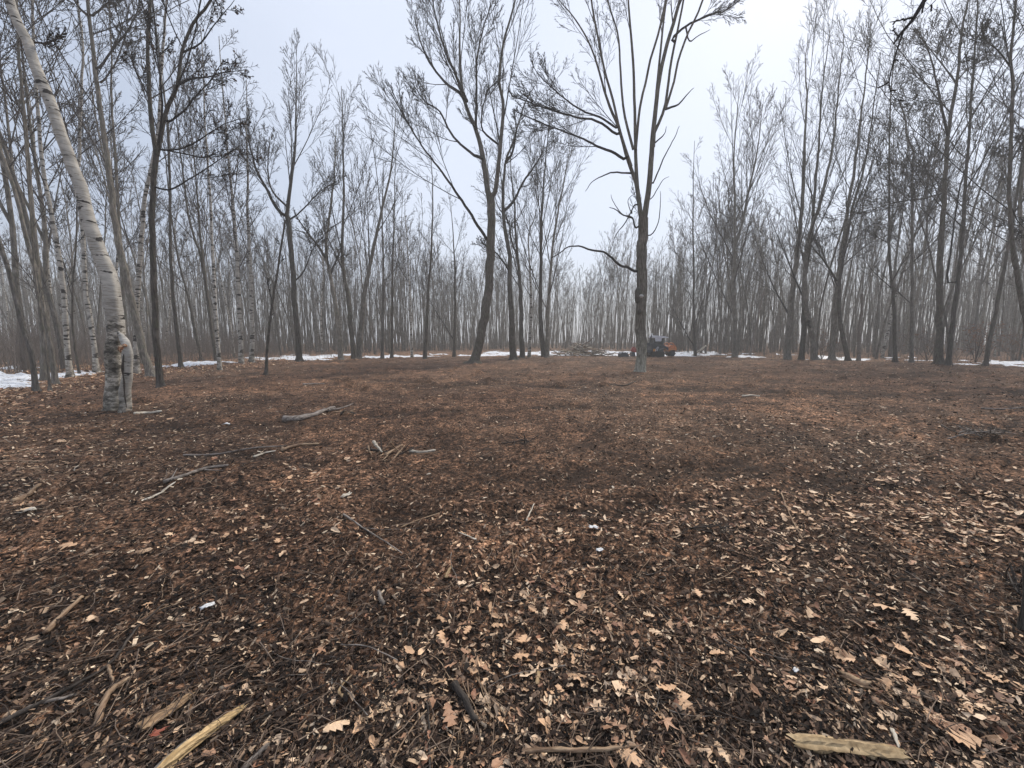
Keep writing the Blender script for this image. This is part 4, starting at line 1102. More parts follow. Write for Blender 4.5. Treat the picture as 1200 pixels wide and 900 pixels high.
D_ = np.hypot(x, y); size = rng.uniform(.020, .052, n) * np.where(rng.random(n) < .3, 1.6, 1.0) * (1 + np.minimum(D_, 14) * .05); wid = size * rng.uniform(.6, 1.0, n)
o = link('leaf_litter', scatter_mesh('leaf_litter', LEAF_LO, x, y, size, wid, rng.uniform(0, 2 * PI, n), np.full(n, .30), rng.uniform(.004, .014, n), cols, rng, 1.0), M['leafy'], ground); o['kind'] = 'stuff'
# fallen leaves of the wood floor at left
n = 9000
px = rng.uniform(-150, 420, n); D = np.interp(px, [-150, 0, 130, 200, 420], [9, 9.5, 12, 16, 26]) + rng.random(n) * 14
x, y = (px - 600) / F_PX * D, D
keep = edge(x, y) > -4.5 + rng.random(n) * 3; x, y = x[keep], y[keep]; n = len(x)
cols = LC[rng.choice(6, n, p=[.3, .2, .2, .14, .06, .10])] * rng.uniform(.8, 1.2, (n, 1)); size = rng.uniform(.09, .15, n)
o = link('forest_floor_leaves', scatter_mesh('forest_floor_leaves', LEAF_LO, x, y, size, size * .8, rng.uniform(0, 2 * PI, n), np.full(n, .35), rng.uniform(.01, .03, n), cols, rng, 1.0), M['leafy'], ground); o['kind'] = 'stuff'
# small twigs
def twigs_stuff(n, seed):
    rng = np.random.default_rng(seed)
    x, y = view_points(n, 426, 1050, rng)
    D_ = np.hypot(x, y)
    L = rng.uniform(.05, .22, n) * (1 + D_ * .08); yaw = rng.uniform(0, 2 * PI, n)
    P = np.zeros((n, 4, 3)); bend = rng.normal(0, .12, n)
    for i in range(4):
        f = i / 3 - .5
        P[:, i, 0] = x + np.cos(yaw) * L * f - np.sin(yaw) * bend * L * (f * f) * 2
        P[:, i, 1] = y + np.sin(yaw) * L * f + np.cos(yaw) * bend * L * (f * f) * 2
        P[:, i, 2] = terrain(P[:, i, 0], P[:, i, 1], False) + .012 + rng.uniform(0, .02, n)
    R = (rng.uniform(.0008, .0022, n) * (1 + D_ * .12))[:, None] * np.array([[1, .9, .75, .4]])
    V, F = tube_batch(P, R, 3)
    col = np.repeat(np.array([[.10, .07, .05], [.17, .12, .085], [.26, .19, .14], [.05, .035, .03]])[rng.choice(4, n)], 12, 0)
    return mesh_from('small_twigs', V, F, False, col)
o = link('small_twigs', twigs_stuff(2600, 3), M['litter'], ground); o['kind'] = 'stuff'

# the leaves one can pick out, each on its own
LM = []
for k, (TV, TF) in enumerate(LEAF):
    for j, c_ in enumerate([(.66, .41, .24), (.80, .56, .36), (.42, .235, .14), (.50, .30, .19)][: 3 if k < 6 else 4]):
        LM.append(mesh_from('leaf', TV, TF, False, np.tile(np.array(c_), (len(TV), 1))))
RED = mesh_from('leaf', *LEAF[7], False, np.tile(np.array([.30, .085, .05]), (len(LEAF[7][0]), 1)))
for m_ in LM + [RED]: m_.materials.append(M['leafy'])
def put_leaf(x, y, s, yaw, me_, rng, tilt=.25, lift=.010):
    Rm = frames(np.array([x]), np.array([y]), np.array([yaw]), np.array([tilt]), rng)[0]
    o = bpy.data.objects.new('leaf', me_); C.objects.link(o); o.parent = ground
    M4 = Matrix.Identity(4)
    for i in range(3):
        for j in range(3): M4[i][j] = Rm[i, j] * s
    M4.translation = (x, y, float(terrain(x, y)) + lift)
    o.matrix_basis = M4
rng = np.random.default_rng(31)
hand = [(780, 855, .105, 21), (612, 755, .095, 0), (610, 775, .085, 3), (378, 762, .085, 24), (132, 720, .085, 22), (107, 727, .07, 1), (548, 745, .055, 9), (733, 572, .07, 2), (845, 882, .10, 4),
        (1057, 765, .10, 12), (660, 735, .08, 6), (640, 700, .06, 23), (818, 697, .08, 15), (768, 742, .07, 7), (760, 720, .06, 10), (1115, 850, .11, 5), (1065, 730, .10, 16), (1035, 715, .10, 3), (880, 770, .08, 22),
        (27, 602, .12, 1), (80, 640, .12, 3), (500, 700, .05, 2), (480, 770, .07, 12), (1130, 870, .11, 0), (545, 768, .05, 8), (395, 855, .10, 7), (840, 775, .07, 9), (958, 760, .10, 13), (770, 780, .08, 21), (735, 890, .11, 6)]
for px, py, s, k in hand:
    p = on_ground(px, py); put_leaf(p[0], p[1], s, rng.uniform(0, 6.28), LM[k % len(LM)], rng, .10, .024)
p = on_ground(180, 862); put_leaf(p[0], p[1], .10, 1.0, RED, rng, .05, .035)
k = 0
while k < 250:
    px, py = rng.uniform(-20, 1220), 560 + 345 * rng.random() ** .85
    D = CAM_H * F_PX / (py - 399); x = (px - 600) / F_PX * D
    if rng.random() > float(leaf_density(np.array(x), np.array(D))): continue
    put_leaf(x, D, rng.uniform(.045, .105), rng.uniform(0, 6.28), LM[int(rng.integers(len(LM)))], rng, rng.uniform(.1, .5), rng.uniform(-.002, .02)); k += 1

# ------------------------------------------------------------------ sticks, logs and split wood
def stick(name, label, pix, width_m, mat, cat='stick', taper=.6, forks=(), sides=8, flat=1.0, lift=.0, group=None, rough=.12, blunt=True, seed=0):
    rng = np.random.default_rng(len(label) + seed)
    pts = [on_ground(px, py, width_m * .30 + lift) for px, py in pix]
    w = width_m / 2
    rad = np.linspace(w, w * taper, len(pts))
    P, R = resample(pts, rad, max(8, 4 * len(pts)))
    P[1:-1] += (rng.random((len(P) - 2, 3)) - .5) * w * .7
    P[:, 2] = np.convolve(np.pad(P[:, 2], 2, 'edge'), np.ones(5) / 5, 'valid')
    R = R * (1 + .2 * (rng.random(len(R)) - .5))
    if blunt:                                             # closed, slightly ragged ends
        P = np.vstack([P[:1], P, P[-1:]]); R = np.concatenate([[.0005], R, [.0005]])
        d0 = P[1] - P[2]; P[0] = P[1] + d0 / np.linalg.norm(d0) * w * .35; d1 = P[-2] - P[-3]; P[-1] = P[-2] + d1 / np.linalg.norm(d1) * w * .6
    V, F = rough_tube(P, R, sides, rough, len(label) % 9)
    if flat != 1.0:
        V = V.reshape(len(P), sides, 3); V[:, :, 2] = P[:, None, 2] + (V[:, :, 2] - P[:, None, 2]) * flat; V = V.reshape(-1, 3)
    parts = [(V, F)]
    root_p = P[len(P) // 2].copy(); root_p[2] -= w
    for fp in forks:
        q = [on_ground(px, py, width_m * .3 + lift + dz) for px, py, dz in fp]
        PQ, RQ = resample(q, np.linspace(w * .5, w * .15, len(q)), 8); parts.append(tube_batch(PQ[None], RQ[None], 5))
    ax = P[-1] - P[0]; yaw = math.atan2(ax[1], ax[0])
    c_, s_ = math.cos(-yaw), math.sin(-yaw); Rz = np.array([[c_, -s_, 0], [s_, c_, 0], [0, 0, 1]])
    me_ = join_mesh(name, [((V_ - root_p) @ Rz.T, F_) for V_, F_ in parts], sides > 6)
    o = link(name, me_, mat); o.location = root_p; o.rotation_euler = (0, 0, yaw)
    tag(o, label, cat, group)
    return o
def split_log(name, label, cat, pix, width_m, colA, colB, barkcol, seed, lift=.01, flat=.6, taper=.6):
    "a torn, split piece: long fibres, facets, ragged ends; bark kept on one side"
    rng = np.random.default_rng(seed)
    pts = [on_ground(px, py, width_m * .25 + lift) for px, py in pix]
    n, S = 22, 16
    P, _ = resample(pts, [1] * len(pts), n)
    P[:, 2] = np.interp(np.linspace(0, 1, n), [0, 1], [P[0, 2], P[-1, 2]]) + .3 * (P[:, 2] - P[:, 2].mean())
    T = P[-1] - P[0]; L = np.linalg.norm(T); T /= L
    U = np.cross(T, [0, 0, 1.0]); U /= np.linalg.norm(U); W = np.cross(U, T)
    prof = 1 + .35 * rng.uniform(-1, 1, S); prof2 = 1 + .4 * rng.uniform(-1, 1, S)
    e0, e1 = rng.uniform(-.03, .14, S), rng.uniform(-.05, .20, S)
    V = np.zeros((n, S, 3)); Cc = np.zeros((n, S, 3))
    fib = rng.uniform(.65, 1.15, S)
    for j in range(S):
        a = 2 * PI * j / S
        for i in range(n):
            f = i / (n - 1); g = e0[j] + (1 - e0[j] - e1[j]) * f
            rr = width_m / 2 * (1 + (taper - 1) * f) * (prof[j] * (1 - f) + prof2[j] * f) * (1 + .10 * rng.uniform(-1, 1)) * min(1, .72 + 2.5 * f, .62 + 2.5 * (1 - f))
            c0 = P[0] + (P[-1] - P[0]) * g + (P[i] - (P[0] + (P[-1] - P[0]) * f))
            V[i, j] = c0 + U * math.cos(a) * rr + W * math.sin(a) * rr * flat
            k = rng.random() * .45 + .55 * (.5 + .5 * math.sin(f * 5 + j * 1.9 + seed))
            col = (np.array(colA) * (1 - k) + np.array(colB) * k) * fib[j]
            bk = .5 + .5 * math.sin(a - 2.2) + .5 * vnoise(np.array(f * 4.0), np.array(j * .3), seed)
            Cc[i, j] = np.array(barkcol) * rng.uniform(.6, 1.3) if bk > .72 else col
    root_p = P.mean(0)
    V -= root_p
    ids = np.arange(n * S).reshape(n, S); nx = np.roll(ids, -1, 1)
    F = np.stack([ids[:-1], nx[:-1], nx[1:], ids[1:]], -1).reshape(-1, 4)
    c0, c1 = V[0].mean(0), V[-1].mean(0)
    VV = np.concatenate([V.reshape(-1, 3), [c0, c1]]); CC = np.concatenate([Cc.reshape(-1, 3), [colB, colB]])
    capF = [[n * S, ids[0, (j + 1) % S], ids[0, j], ids[0, j]] for j in range(S)]
    tris = np.array([[n * S, ids[0, (j + 1) % S], ids[0, j]] for j in range(S)] + [[n * S + 1, ids[-1, j], ids[-1, (j + 1) % S]] for j in range(S)])
    T3 = np.concatenate([F[:, [0, 1, 2]], F[:, [0, 2, 3]], tris])
    o = link(name, mesh_from(name, VV, T3, False, CC), M['litter']); o.location = root_p
    tag(o, label, cat)
    return o
stick('fallen_log', 'short thick grey log lying left of centre on dark mulch', [(332, 494), (350, 490), (372, 486), (392, 480)], .15, M['wood_grey'], 'log', .5, forks=[[(385, 484, .02), (400, 482, .04), (414, 478, .06)]], sides=12)
stick('stick', 'pale peeled stick at the foot of the big birch', [(157, 485), (172, 483), (189, 484)], .07, M['wood_pale'], taper=.8)
stick('branch', 'long grey branch pointing up right, in the left half of the clearing', [(192, 567), (215, 559), (240, 551), (267, 547)], .045, M['wood_grey'], 'branch', .7, forks=[[(200, 564, .01), (208, 553, .03)], [(240, 552, .0), (262, 553, .01)]])
stick('wood_splinter', 'pale flat splinter just below the long grey branch', [(170, 582), (188, 576), (205, 568)], .05, M['wood_pale'], 'splinter', .4, flat=.4)
stick('stick', 'thin tan stick reaching in from the left edge', [(-15, 542), (25, 542), (53, 543)], .035, M['wood_tan'])
stick('stick', 'tan stick near the left edge above the pale torn leaves', [(15, 588), (32, 583), (48, 578)], .055, M['wood_tan'])
stick('wood_splinter', 'pale splinter beside the thick grey log, pointing at the camera', [(298, 536), (310, 530), (322, 528)], .06, M['wood_pale'], 'splinter', .4, flat=.5)
stick('branch', 'dark thin branch trailing left from the pale splinter near the log', [(215, 533), (250, 531), (290, 528), (335, 524)], .035, M['wood_grey'], 'branch', .5)
split_log('split_wood', 'large split log piece with fresh yellow wood in the bottom left corner', 'split wood', [(178, 915), (215, 882), (250, 855), (290, 826)], .062, (.36, .23, .10), (.68, .49, .26), (.20, .18, .16), 3)
split_log('split_wood', 'weathered tan slab of rotten wood above the yellow split log', 'split wood', [(162, 856), (182, 843), (205, 829), (228, 812)], .070, (.22, .13, .07), (.50, .34, .20), (.12, .08, .05), 5, flat=.35, taper=.45)
split_log('split_wood', 'broken yellowish log section lying level in the bottom right corner', 'split wood', [(926, 881), (960, 883), (1010, 888), (1064, 893)], .062, (.30, .20, .10), (.62, .46, .27), (.13, .09, .06), 8, flat=.6, taper=.95)
stick('stick', 'tan stick lying level at the bottom centre edge', [(612, 888), (655, 886), (700, 884), (745, 880)], .018, M['wood_tan'], taper=.8, lift=.012, sides=7)
stick('branch', 'dark broken branch end at the bottom centre pointing right and down', [(533, 806), (545, 826), (558, 848)], .036, M['wood_dark'], 'branch', .75, lift=.01)
stick('stick', 'thick tan stick upper left of the bottom left logs, slanting up right', [(54, 742), (72, 722), (97, 701)], .030, M['wood_tan'], lift=.012)
stick('branch', 'long dark branch sweeping from the bottom left edge up to the right', [(-20, 862), (40, 835), (95, 806), (130, 782), (160, 745), (192, 708)], .020, M['wood_dark'], 'branch', .35, lift=.016)
stick('branch', 'slim grey branch lying below the long dark branch at bottom left', [(5, 845), (45, 832), (90, 817)], .018, M['wood_grey'], 'branch', .6, lift=.014)
stick('stick', 'curved bent tan stick above the rotten wood slab', [(113, 850), (122, 822), (135, 806), (152, 796)], .028, M['wood_tan'], lift=.012)
stick('stick', 'stubby pale stick standing against the curved tan stick', [(127, 785), (133, 802)], .016, M['wood_tan'], lift=.02)
stick('branch', 'slender pale forked branch at centre left, pointing down right', [(403, 610), (428, 622), (450, 634), (471, 649)], .016, M['wood_grey'], 'branch', .4, forks=[[(425, 621, .01), (450, 622, .02), (492, 622, .01)]], lift=.015)
stick('stick', 'thin tan stick right of the forked branch, lying along the furrow', [(470, 617), (490, 611), (515, 604)], .014, M['wood_tan'], lift=.015)
stick('stick', 'small pale stick upright in the furrow at the centre', [(617, 612), (621, 604), (626, 592)], .016, M['wood_pale'], lift=.03)
stick('branch', 'grey weathered branch end at the bottom left edge of the frame', [(284, 902), (298, 886), (314, 872)], .022, M['wood_grey'], 'branch', .8, lift=.01)
stick('branch', 'long thin dark branch slanting from the yellow split log to the right', [(282, 852), (320, 830), (360, 812), (392, 800)], .007, M['wood_dark'], 'branch', .5, lift=.018)
stick('branch', 'thin brown branch at bottom centre left standing out of the litter', [(458, 905), (472, 875), (490, 848), (500, 838)], .008, M['wood_tan'], 'branch', .5, lift=.02)
stick('branch', 'thin dark stem running straight down beside the brown branch at bottom centre', [(497, 812), (502, 840), (504, 905)], .009, M['wood_dark'], 'branch', .8, lift=.018)
stick('branch', 'bent thin branch crossing the litter at lower left of centre', [(400, 757), (430, 766), (466, 782)], .007, M['wood_grey'], 'branch', .6, lift=.018)
stick('stick', 'straight tan twig in the lower centre pointing down to the right', [(558, 800), (575, 822), (592, 843)], .010, M['wood_tan'], lift=.014)
stick('stick', 'pale split stick at the lower right of centre beside oak leaves', [(1092-300, 800), (1110-300, 812)], .014, M['wood_tan'], lift=.01)
stick('branch', 'thin tan branch slanting down through the litter at right of centre', [(915, 585), (925, 605), (940, 632)], .012, M['wood_tan'], 'branch', .5, lift=.015)
stick('wood_splinter', 'bright yellow splinter lying at the centre of the foreground', [(694-63, 797), (692-63, 813)], .020, M['wood_yellow'], 'splinter', .8, flat=.5, lift=.014)
stick('wood_splinter', 'yellow splinter sunk beside a dark branch at the lower left of centre', [(403, 822), (397, 812), (412, 798)], .018, M['wood_yellow'], 'splinter', .3, flat=.5, lift=.012)
stick('wood_splinter', 'yellow chip slightly above the middle of the foreground', [(522, 683), (529, 669)], .028, M['wood_yellow'], 'splinter', .7, flat=.4, lift=.012)
stick('wood_splinter', 'pale splinter above the broken yellow log at the bottom right', [(1045, 862), (1052, 882)], .018, M['wood_pale'], 'splinter', .5, flat=.5, lift=.014)
stick('wood_splinter', 'pale pointed splinter left of centre above the fallen forked branch', [(558, 634), (548, 633), (538, 630)], .02, M['wood_pale'], 'splinter', .4, flat=.5, lift=.012)
stick('stick', 'pale short stick lying in mulch between the log and the centre ruts', [(480, 529), (495, 531), (510, 530)], .05, M['wood_pale'], 'stick', .6)
stick('wood_splinter', 'pale splinter pair leaning over a dark root clump at centre left', [(438, 522), (443, 530), (448, 538)], .05, M['wood_pale'], 'splinter', .4, lift=.05)
stick('wood_splinter', 'second splinter of the root clump at centre left, pointing up right', [(452, 540), (462, 532), (472, 526)], .05, M['wood_tan'], 'splinter', .5, lift=.04)
lg = stick('fallen_log', 'pale fallen log leaning up out of the snow right of the machine', [(806, 417.2), (817, 416.6), (828, 416.2)], .28, M['wood_pale'], 'log', .7, lift=.1)
lg.rotation_euler = (0, -.42, lg.rotation_euler[2]); lg.location.z += .22
stick('stick', 'grey stick lying far out at left of centre', [(355, 452), (368, 451), (380, 450)], .07, M['wood_grey'])
stick('stick', 'pale flat stick on the far right mulch', [(870, 466), (880, 465), (890, 465)], .06, M['wood_pale'])
stick('stick', 'tan stick lying level at mid left below the grey log', [(330, 527), (350, 523), (373, 521)], .05, M['wood_tan'])
stick('stick', 'thin grey stick beyond the right hand brush heap', [(1150, 478), (1175, 480), (1200, 479)], .045, M['wood_grey'])
stick('stick', 'dark stick lying on the far mulch in front of the lone maple', [(716, 451), (730, 452), (745, 449)], .06, M['wood_dark'])
# white rubbish-like flakes of bark
def flake(name, label, px, py, sx, sy, mat, cat, curl=.4, lift=.012, yaw=.3, nlen=7, tilt=.1):
    x = np.linspace(-.5, .5, nlen); yv = np.linspace(-.5, .5, 5); rng = np.random.default_rng(int(px))
    X, Y = np.meshgrid(x, yv); X = X * (1 + .25 * np.sin(Y * 9 + px)); Z = curl * Y * Y * sy * 2 + .06 * sx * np.sin(X * 7 + py) + rng.normal(0, .002, X.shape)
    V = np.stack([X * sx + rng.normal(0, sx * .03, X.shape), Y * sy * (1 - .5 * np.abs(X)) + rng.normal(0, sy * .04, X.shape), Z], -1)
    V2 = V.copy(); V2[..., 2] -= .004
    n = X.size; idx = np.arange(n).reshape(X.shape)
    q = np.stack([idx[:-1, :-1], idx[:-1, 1:], idx[1:, 1:], idx[1:, :-1]], -1).reshape(-1, 4)
    ring = list(idx[0, :]) + list(idx[1:, -1]) + list(idx[-1, -2::-1]) + list(idx[-2:0:-1, 0])
    s = [[ring[i], ring[(i + 1) % len(ring)], ring[(i + 1) % len(ring)] + n, ring[i] + n][::-1] for i in range(len(ring))]
    me_ = mesh_from(name, np.concatenate([V.reshape(-1, 3), V2.reshape(-1, 3)]), np.concatenate([q, q[:, ::-1] + n, np.array(s)]), True)
    o = link(name, me_, mat); p = on_ground(px, py, lift); o.location = p; o.rotation_euler = (tilt, -tilt, yaw); tag(o, label, cat)
    return o
m_, t_, b_ = new_mat('white_bark', .7); n_ = noise(t_, 40, 3); r_ = ramp(t_, [(.3, (.45, .43, .4)), (.55, (.78, .78, .78))]); t_.links.new(n_.outputs['Fac'], r_.inputs[0]); t_.links.new(r_.outputs[0], b_.inputs['Base Color']); M['white_bark'] = m_
flake('bark_flake', 'bright white flake of birch bark on dark mulch at lower left', 243, 712, .062, .032, M['white_bark'], 'bark', yaw=.6, lift=.02)
flake('bark_slab', 'curled grey brown slab of bark lying at lower right', 1001, 808, .11, .045, M['wood_tan'], 'bark', yaw=-.75, lift=.02, curl=.9)
flake('bark_flake', 'white flake of bark right of centre below the furrow', 695, 622, .075, .04, M['white_bark'], 'bark', yaw=-.6, lift=.02)
flake('bark_flake', 'small cream flake of bark below the white one right of centre', 703, 646, .05, .035, M['white_bark'], 'bark', yaw=.2, lift=.018)
flake('bark_flake', 'white crumb of birch bark left of the thick grey log', 265, 498, .13, .07, M['white_bark'], 'bark', yaw=.1, lift=.04)
flake('bark_flake', 'creamy leaf-like flake of bark at left of centre', 406, 581, .10, .05, M['wood_pale'], 'bark', yaw=1.1, lift=.02)
flake('bark_flake', 'pale torn flake of bark near the left edge', 32, 603, .12, .06, M['wood_pale'], 'bark', yaw=.3, lift=.02)
flake('bark_flake', 'small white flake of bark at the lower right beside oak leaves', 1000-68, 790+3, .03, .02, M['white_bark'], 'bark', yaw=.5, lift=.018)
stick('bark_roll', 'short rolled tube of birch bark right of the white flake at lower left', [(444, 697), (447, 705), (450, 714)], .026, M['wood_grey'], 'bark', .95, lift=.012, sides=12)

# twigs one can pick out, alike but single
rng = np.random.default_rng(8)
TW = []
for k in range(8):
    r2 = np.random.default_rng(k); n = 7; P = np.zeros((1, n, 3)); d = np.array([1.0, 0, 0])
    for i in range(1, n): d = d + r2.uniform(-.28, .28, 3) * [0, 1, .25]; d /= np.linalg.norm(d); P[0, i] = P[0, i - 1] + d / (n - 1)
    P -= P.mean(1, keepdims=True); P[..., 2] = P[..., 2] * .3 + .012
    R = np.linspace(.0085, .0035, n)[None]
    parts = [tube_batch(P, R, 5)]
    Pc, Rc = grow(P, R, 2, .3, .9, 25, 50, .4, 4, 0, .15, .6, .003, r2); Pc[..., 2] *= .3; Pc[..., 2] += .008
    if k % 2: parts.append(tube_batch(Pc, Rc, 4))
    me_ = join_mesh('twig', parts); me_.materials.append(M[['wood_grey', 'wood_tan', 'wood_dark', 'wood_tan'][k % 4]]); TW.append(me_)
for k in range(130):
    py = 520 + 385 * rng.random(); px = rng.uniform(0, 1200); D = CAM_H * F_PX / (py - 399); x = (px - 600) / F_PX * D
    s = rng.uniform(.12, .38) * (1 + D * .06)
    o = bpy.data.objects.new('twig', TW[k % 8]); C.objects.link(o)
    nrm = Vector(ground_normal(np.array([x]), np.array([D]), .15)[0]); q = nrm.to_track_quat('Z', 'Y').to_matrix().to_4x4() @ Matrix.Rotation(rng.uniform(0, 6.28), 4, 'Z') @ Matrix.Scale(s, 4)
    q.translation = (x, D, float(terrain(x, D)) + .008); o.matrix_basis = q
    tag(o, 'thin brown twig lying loose on the mulch', 'twig', 'thin twigs scattered over the mulch')

# cut stem at the right edge
pe = on_ground(1197, 738); Ps, Rs = resample([pe + [0, 0, -.05], pe + [.005, 0, .18], pe + [-.01, .01, .36], pe + [.0, .0, .56]], [.022, .017, .014, .012], 12)
Ps = np.vstack([Ps, Ps[-1:] + [0, 0, .004]]); Rs = np.append(Rs, .0005)
o = link('cut_stem', join_mesh('cut_stem', [(tube_batch((Ps - pe)[None], Rs[None], 10))]), M['bark_dark']); o.location = pe
tag(o, 'thin dark cut stem standing upright at the lower right edge of the photo', 'stem')
# heaps
def heap(name, label, cat, c, n, rx, ry, hz, rr, ll, mat, seed, steep=.25, piece='branch'):
    rng = np.random.default_rng(seed)
    root = empty(name, c); tag(root, label, cat)
    for i in range(n):
        a = rng.uniform(0, PI * 2); d = rng.random() ** .7
        p = np.array([rx * d * math.cos(a), ry * d * math.sin(a), 0]); hh = hz * (1 - d) * rng.uniform(.2, 1) + .02
        L = rng.uniform(*ll); yaw = rng.uniform(0, 2 * PI); el = rng.normal(0, steep)
        v = np.array([math.cos(yaw) * math.cos(el), math.sin(yaw) * math.cos(el), math.sin(el)])
        pts = [p + [0, 0, hh] + v * L * f + rng.normal(0, .05 * L, 3) * (0 < f < .9) for f in (-.5, -.15, .2, .5)]
        r = rng.uniform(*rr); P, R = resample(pts, [r, r * .9, r * .7, r * .4], 9); P[:, 2] = np.maximum(P[:, 2], -.02)
        P = np.vstack([P[:1], P, P[-1:]]); R = np.concatenate([[.0005], R, [.0005]]); P[0] -= v * r * .3; P[-1] += v * r * .3
        parts = [tube_batch(P[None], R[None], 6)]
        Pc, Rc = grow(P[None], R[None], 3, .4, .95, 25, 55, .45, 4, .02, .15, .5, r * .15, rng); parts.append(tube_batch(Pc, Rc, 4))
        m2 = mat[int(rng.integers(len(mat)))]
        link(piece, join_mesh(piece, parts), m2, root)
    return root
P0 = at(682, 414, 40); heap('brush_pile', 'wide heap of pale cut branches piled on the snow left of the machine', 'brush pile', (P0[0], 40, float(terrain(P0[0], 40, False))), 90, 3.2, 1.4, 1.35, (.03, .075), (1.2, 3.2), [M['wood_grey'], M['wood_pale'], M['wood_grey'], M['wood_tan']], 4)
p = on_ground(1150, 512); heap('brush_heap', 'small dark tangle of twigs and roots on the mulch near the right edge', 'brush heap', tuple(p), 20, .6, .3, .14, (.005, .014), (.3, .8), [M['wood_dark'], M['wood_dark'], M['wood_grey']], 5, .35)
p = on_ground(458, 533); heap('root_clump', 'torn root clump with splinters sticking out at centre left', 'roots', tuple(p), 12, .28, .18, .12, (.006, .014), (.2, .45), [M['wood_dark'], M['wood_tan']], 6, .5)
p = on_ground(612, 518); heap('root_clump', 'dark little root clump with an upright twig near the centre', 'roots', tuple(p), 10, .25, .18, .12, (.006, .013), (.2, .4), [M['wood_dark']], 7, .6)
p = on_ground(405, 486); heap('root_clump', 'ragged roots at the right end of the thick grey log', 'roots', tuple(p), 9, .25, .18, .12, (.008, .02), (.2, .4), [M['wood_dark'], M['wood_tan']], 8, .5)
p = on_ground(835, 625); heap('root_clump', 'dark tangle of fine roots right of centre below the furrow', 'roots', tuple(p), 16, .2, .09, .05, (.003, .006), (.12, .3), [M['wood_dark']], 9, .3)
p = on_ground(1193, 690); heap('root_clump', 'dark twigs standing up at the right edge of the photo', 'twigs', tuple(p), 8, .06, .06, .06, (.004, .008), (.2, .45), [M['wood_dark']], 10, 1.0)

# ------------------------------------------------------------------ the parked machine
def bev_box(parts, cx, cy, cz, sx, sy, sz, rot=0.0, b=.03):
    "adds a bevelled box; rot about the Y axis"
    parts.append(('box', cx, cy, cz, sx, sy, sz, rot, b))
def prism(parts, prof, y0, y1):
    parts.append(('prism', prof, y0, y1))
def tube_part(parts, pts, r):
    parts.append(('tube', pts, r))
def build(parts, name, mat, parent):
    bm = bmesh.new()
    for q in parts:
        if q[0] == 'box':
            _, cx, cy, cz, sx, sy, sz, rot, b_ = q
            g = bmesh.ops.create_cube(bm, size=1.0); vs = g['verts']
            Mx = Matrix.Translation((cx, cy, cz)) @ Matrix.Rotation(rot, 4, 'Y') @ Matrix.Diagonal((sx, sy, sz, 1))
            bmesh.ops.transform(bm, matrix=Mx, verts=vs)
            if b_: bmesh.ops.bevel(bm, geom=list({e for v in vs for e in v.link_edges}), offset=b_, segments=2, affect='EDGES', profile=.5)
        elif q[0] == 'prism':
            _, prof, y0, y1 = q
            a = [bm.verts.new((x, y0, z)) for x, z in prof]; c = [bm.verts.new((x, y1, z)) for x, z in prof]
            bm.faces.new(a); bm.faces.new(c[::-1]); n = len(prof)
            for i in range(n): bm.faces.new((a[i], c[i], c[(i + 1) % n], a[(i + 1) % n]))
        else:
            _, pts, r = q
            P, R = resample(pts, [r] * len(pts), max(4, 3 * len(pts)))
            V, F = tube_batch(P[None], R[None], 8); vv = [bm.verts.new(v) for v in V]
            for f in F: bm.faces.new([vv[i] for i in f])
            bm.faces.new(vv[:8][::-1]); bm.faces.new(vv[-8:])
    bmesh.ops.recalc_face_normals(bm, faces=bm.faces)
    me_ = bpy.data.meshes.new(name); bm.to_mesh(me_); bm.free()
    return link(name, me_, mat, parent)
def disc(cx, cy, cz, r, w, n=20):
    return [(cx + r * math.cos(a), cz + r * math.sin(a)) for a in np.linspace(0, 2 * PI, n, endpoint=False)], cy - w / 2, cy + w / 2

MD = 37.5
p0 = at(769, 416, MD)
mach = empty('mulching_loader', (p0[0], MD, float(terrain(p0[0], MD, False)) + .0)); tag(mach, 'orange and black tracked loader with pale roof and a mulching head, parked on the snow', 'loader')
# local axes: +X toward the mulching head (right), -Y toward the camera
for sy in (-.78, .78):                                   # crawler tracks
    n = 26; ring = []
    for k in range(n):
        a = 2 * PI * k / n; ring.append(( .62 * np.sign(math.cos(a)) * (1 if abs(math.cos(a)) > .5 else abs(math.cos(a)) * 2) * .75 + .22 * math.cos(a) - .15, .30 + .27 * math.sin(a)))
    q = []; prism(q, ring, sy - .2, sy + .2); tr = build(q, 'crawler_track', M['rubber'], mach)
    q = []
    for k in range(n):
        x1, z1 = ring[k]; bev_box(q, x1, sy, z1, .05, .42, .05, 0, .008)
    build(q, 'grouser', M['rubber'], tr)
    q = []
    for xx in (-.68, -.3, .08, .42): prism(q, *disc(xx, sy - .205 * np.sign(-sy) * -1, .24, .14, .05))
    build(q, 'road_wheel', M['steel'], tr)
q = []; prism(q, [(-1.15, .42), (.55, .42), (.62, .95), (-.25, 1.12), (-1.22, 1.12), (-1.25, .75)], -.58, .58); build(q, 'engine_body', M['black'], mach)
q = []; bev_box(q, -.42, -.60, .62, .34, .05, .36, 0, .02); build(q, 'side_panel', M['amber'], mach)
q = []
for z in np.linspace(.72, 1.02, 5): bev_box(q, -.98, -.592, z, .42, .02, .03, 0, .004)
build(q, 'grille', M['steel'], mach)
q = []                                                    # cab frame: posts and rails
for (xx, yy) in ((-.52, -.5), (-.52, .5), (.5, -.5), (.5, .5)): bev_box(q, xx + .0, yy, 1.42, .07, .07, .92, 0, .01)
bev_box(q, 0, -.5, 1.02, 1.0, .06, .08); bev_box(q, 0, .5, 1.02, 1.0, .06, .08); bev_box(q, .5, 0, 1.05, .06, 1.04, .07); bev_box(q, -.52, 0, 1.05, .06, 1.04, .07); build(q, 'cab_frame', M['black'], mach)
q = []; bev_box(q, 0, -.49, 1.42, .92, .02, .72, 0, .004); build(q, 'side_window', M['glass'], mach)
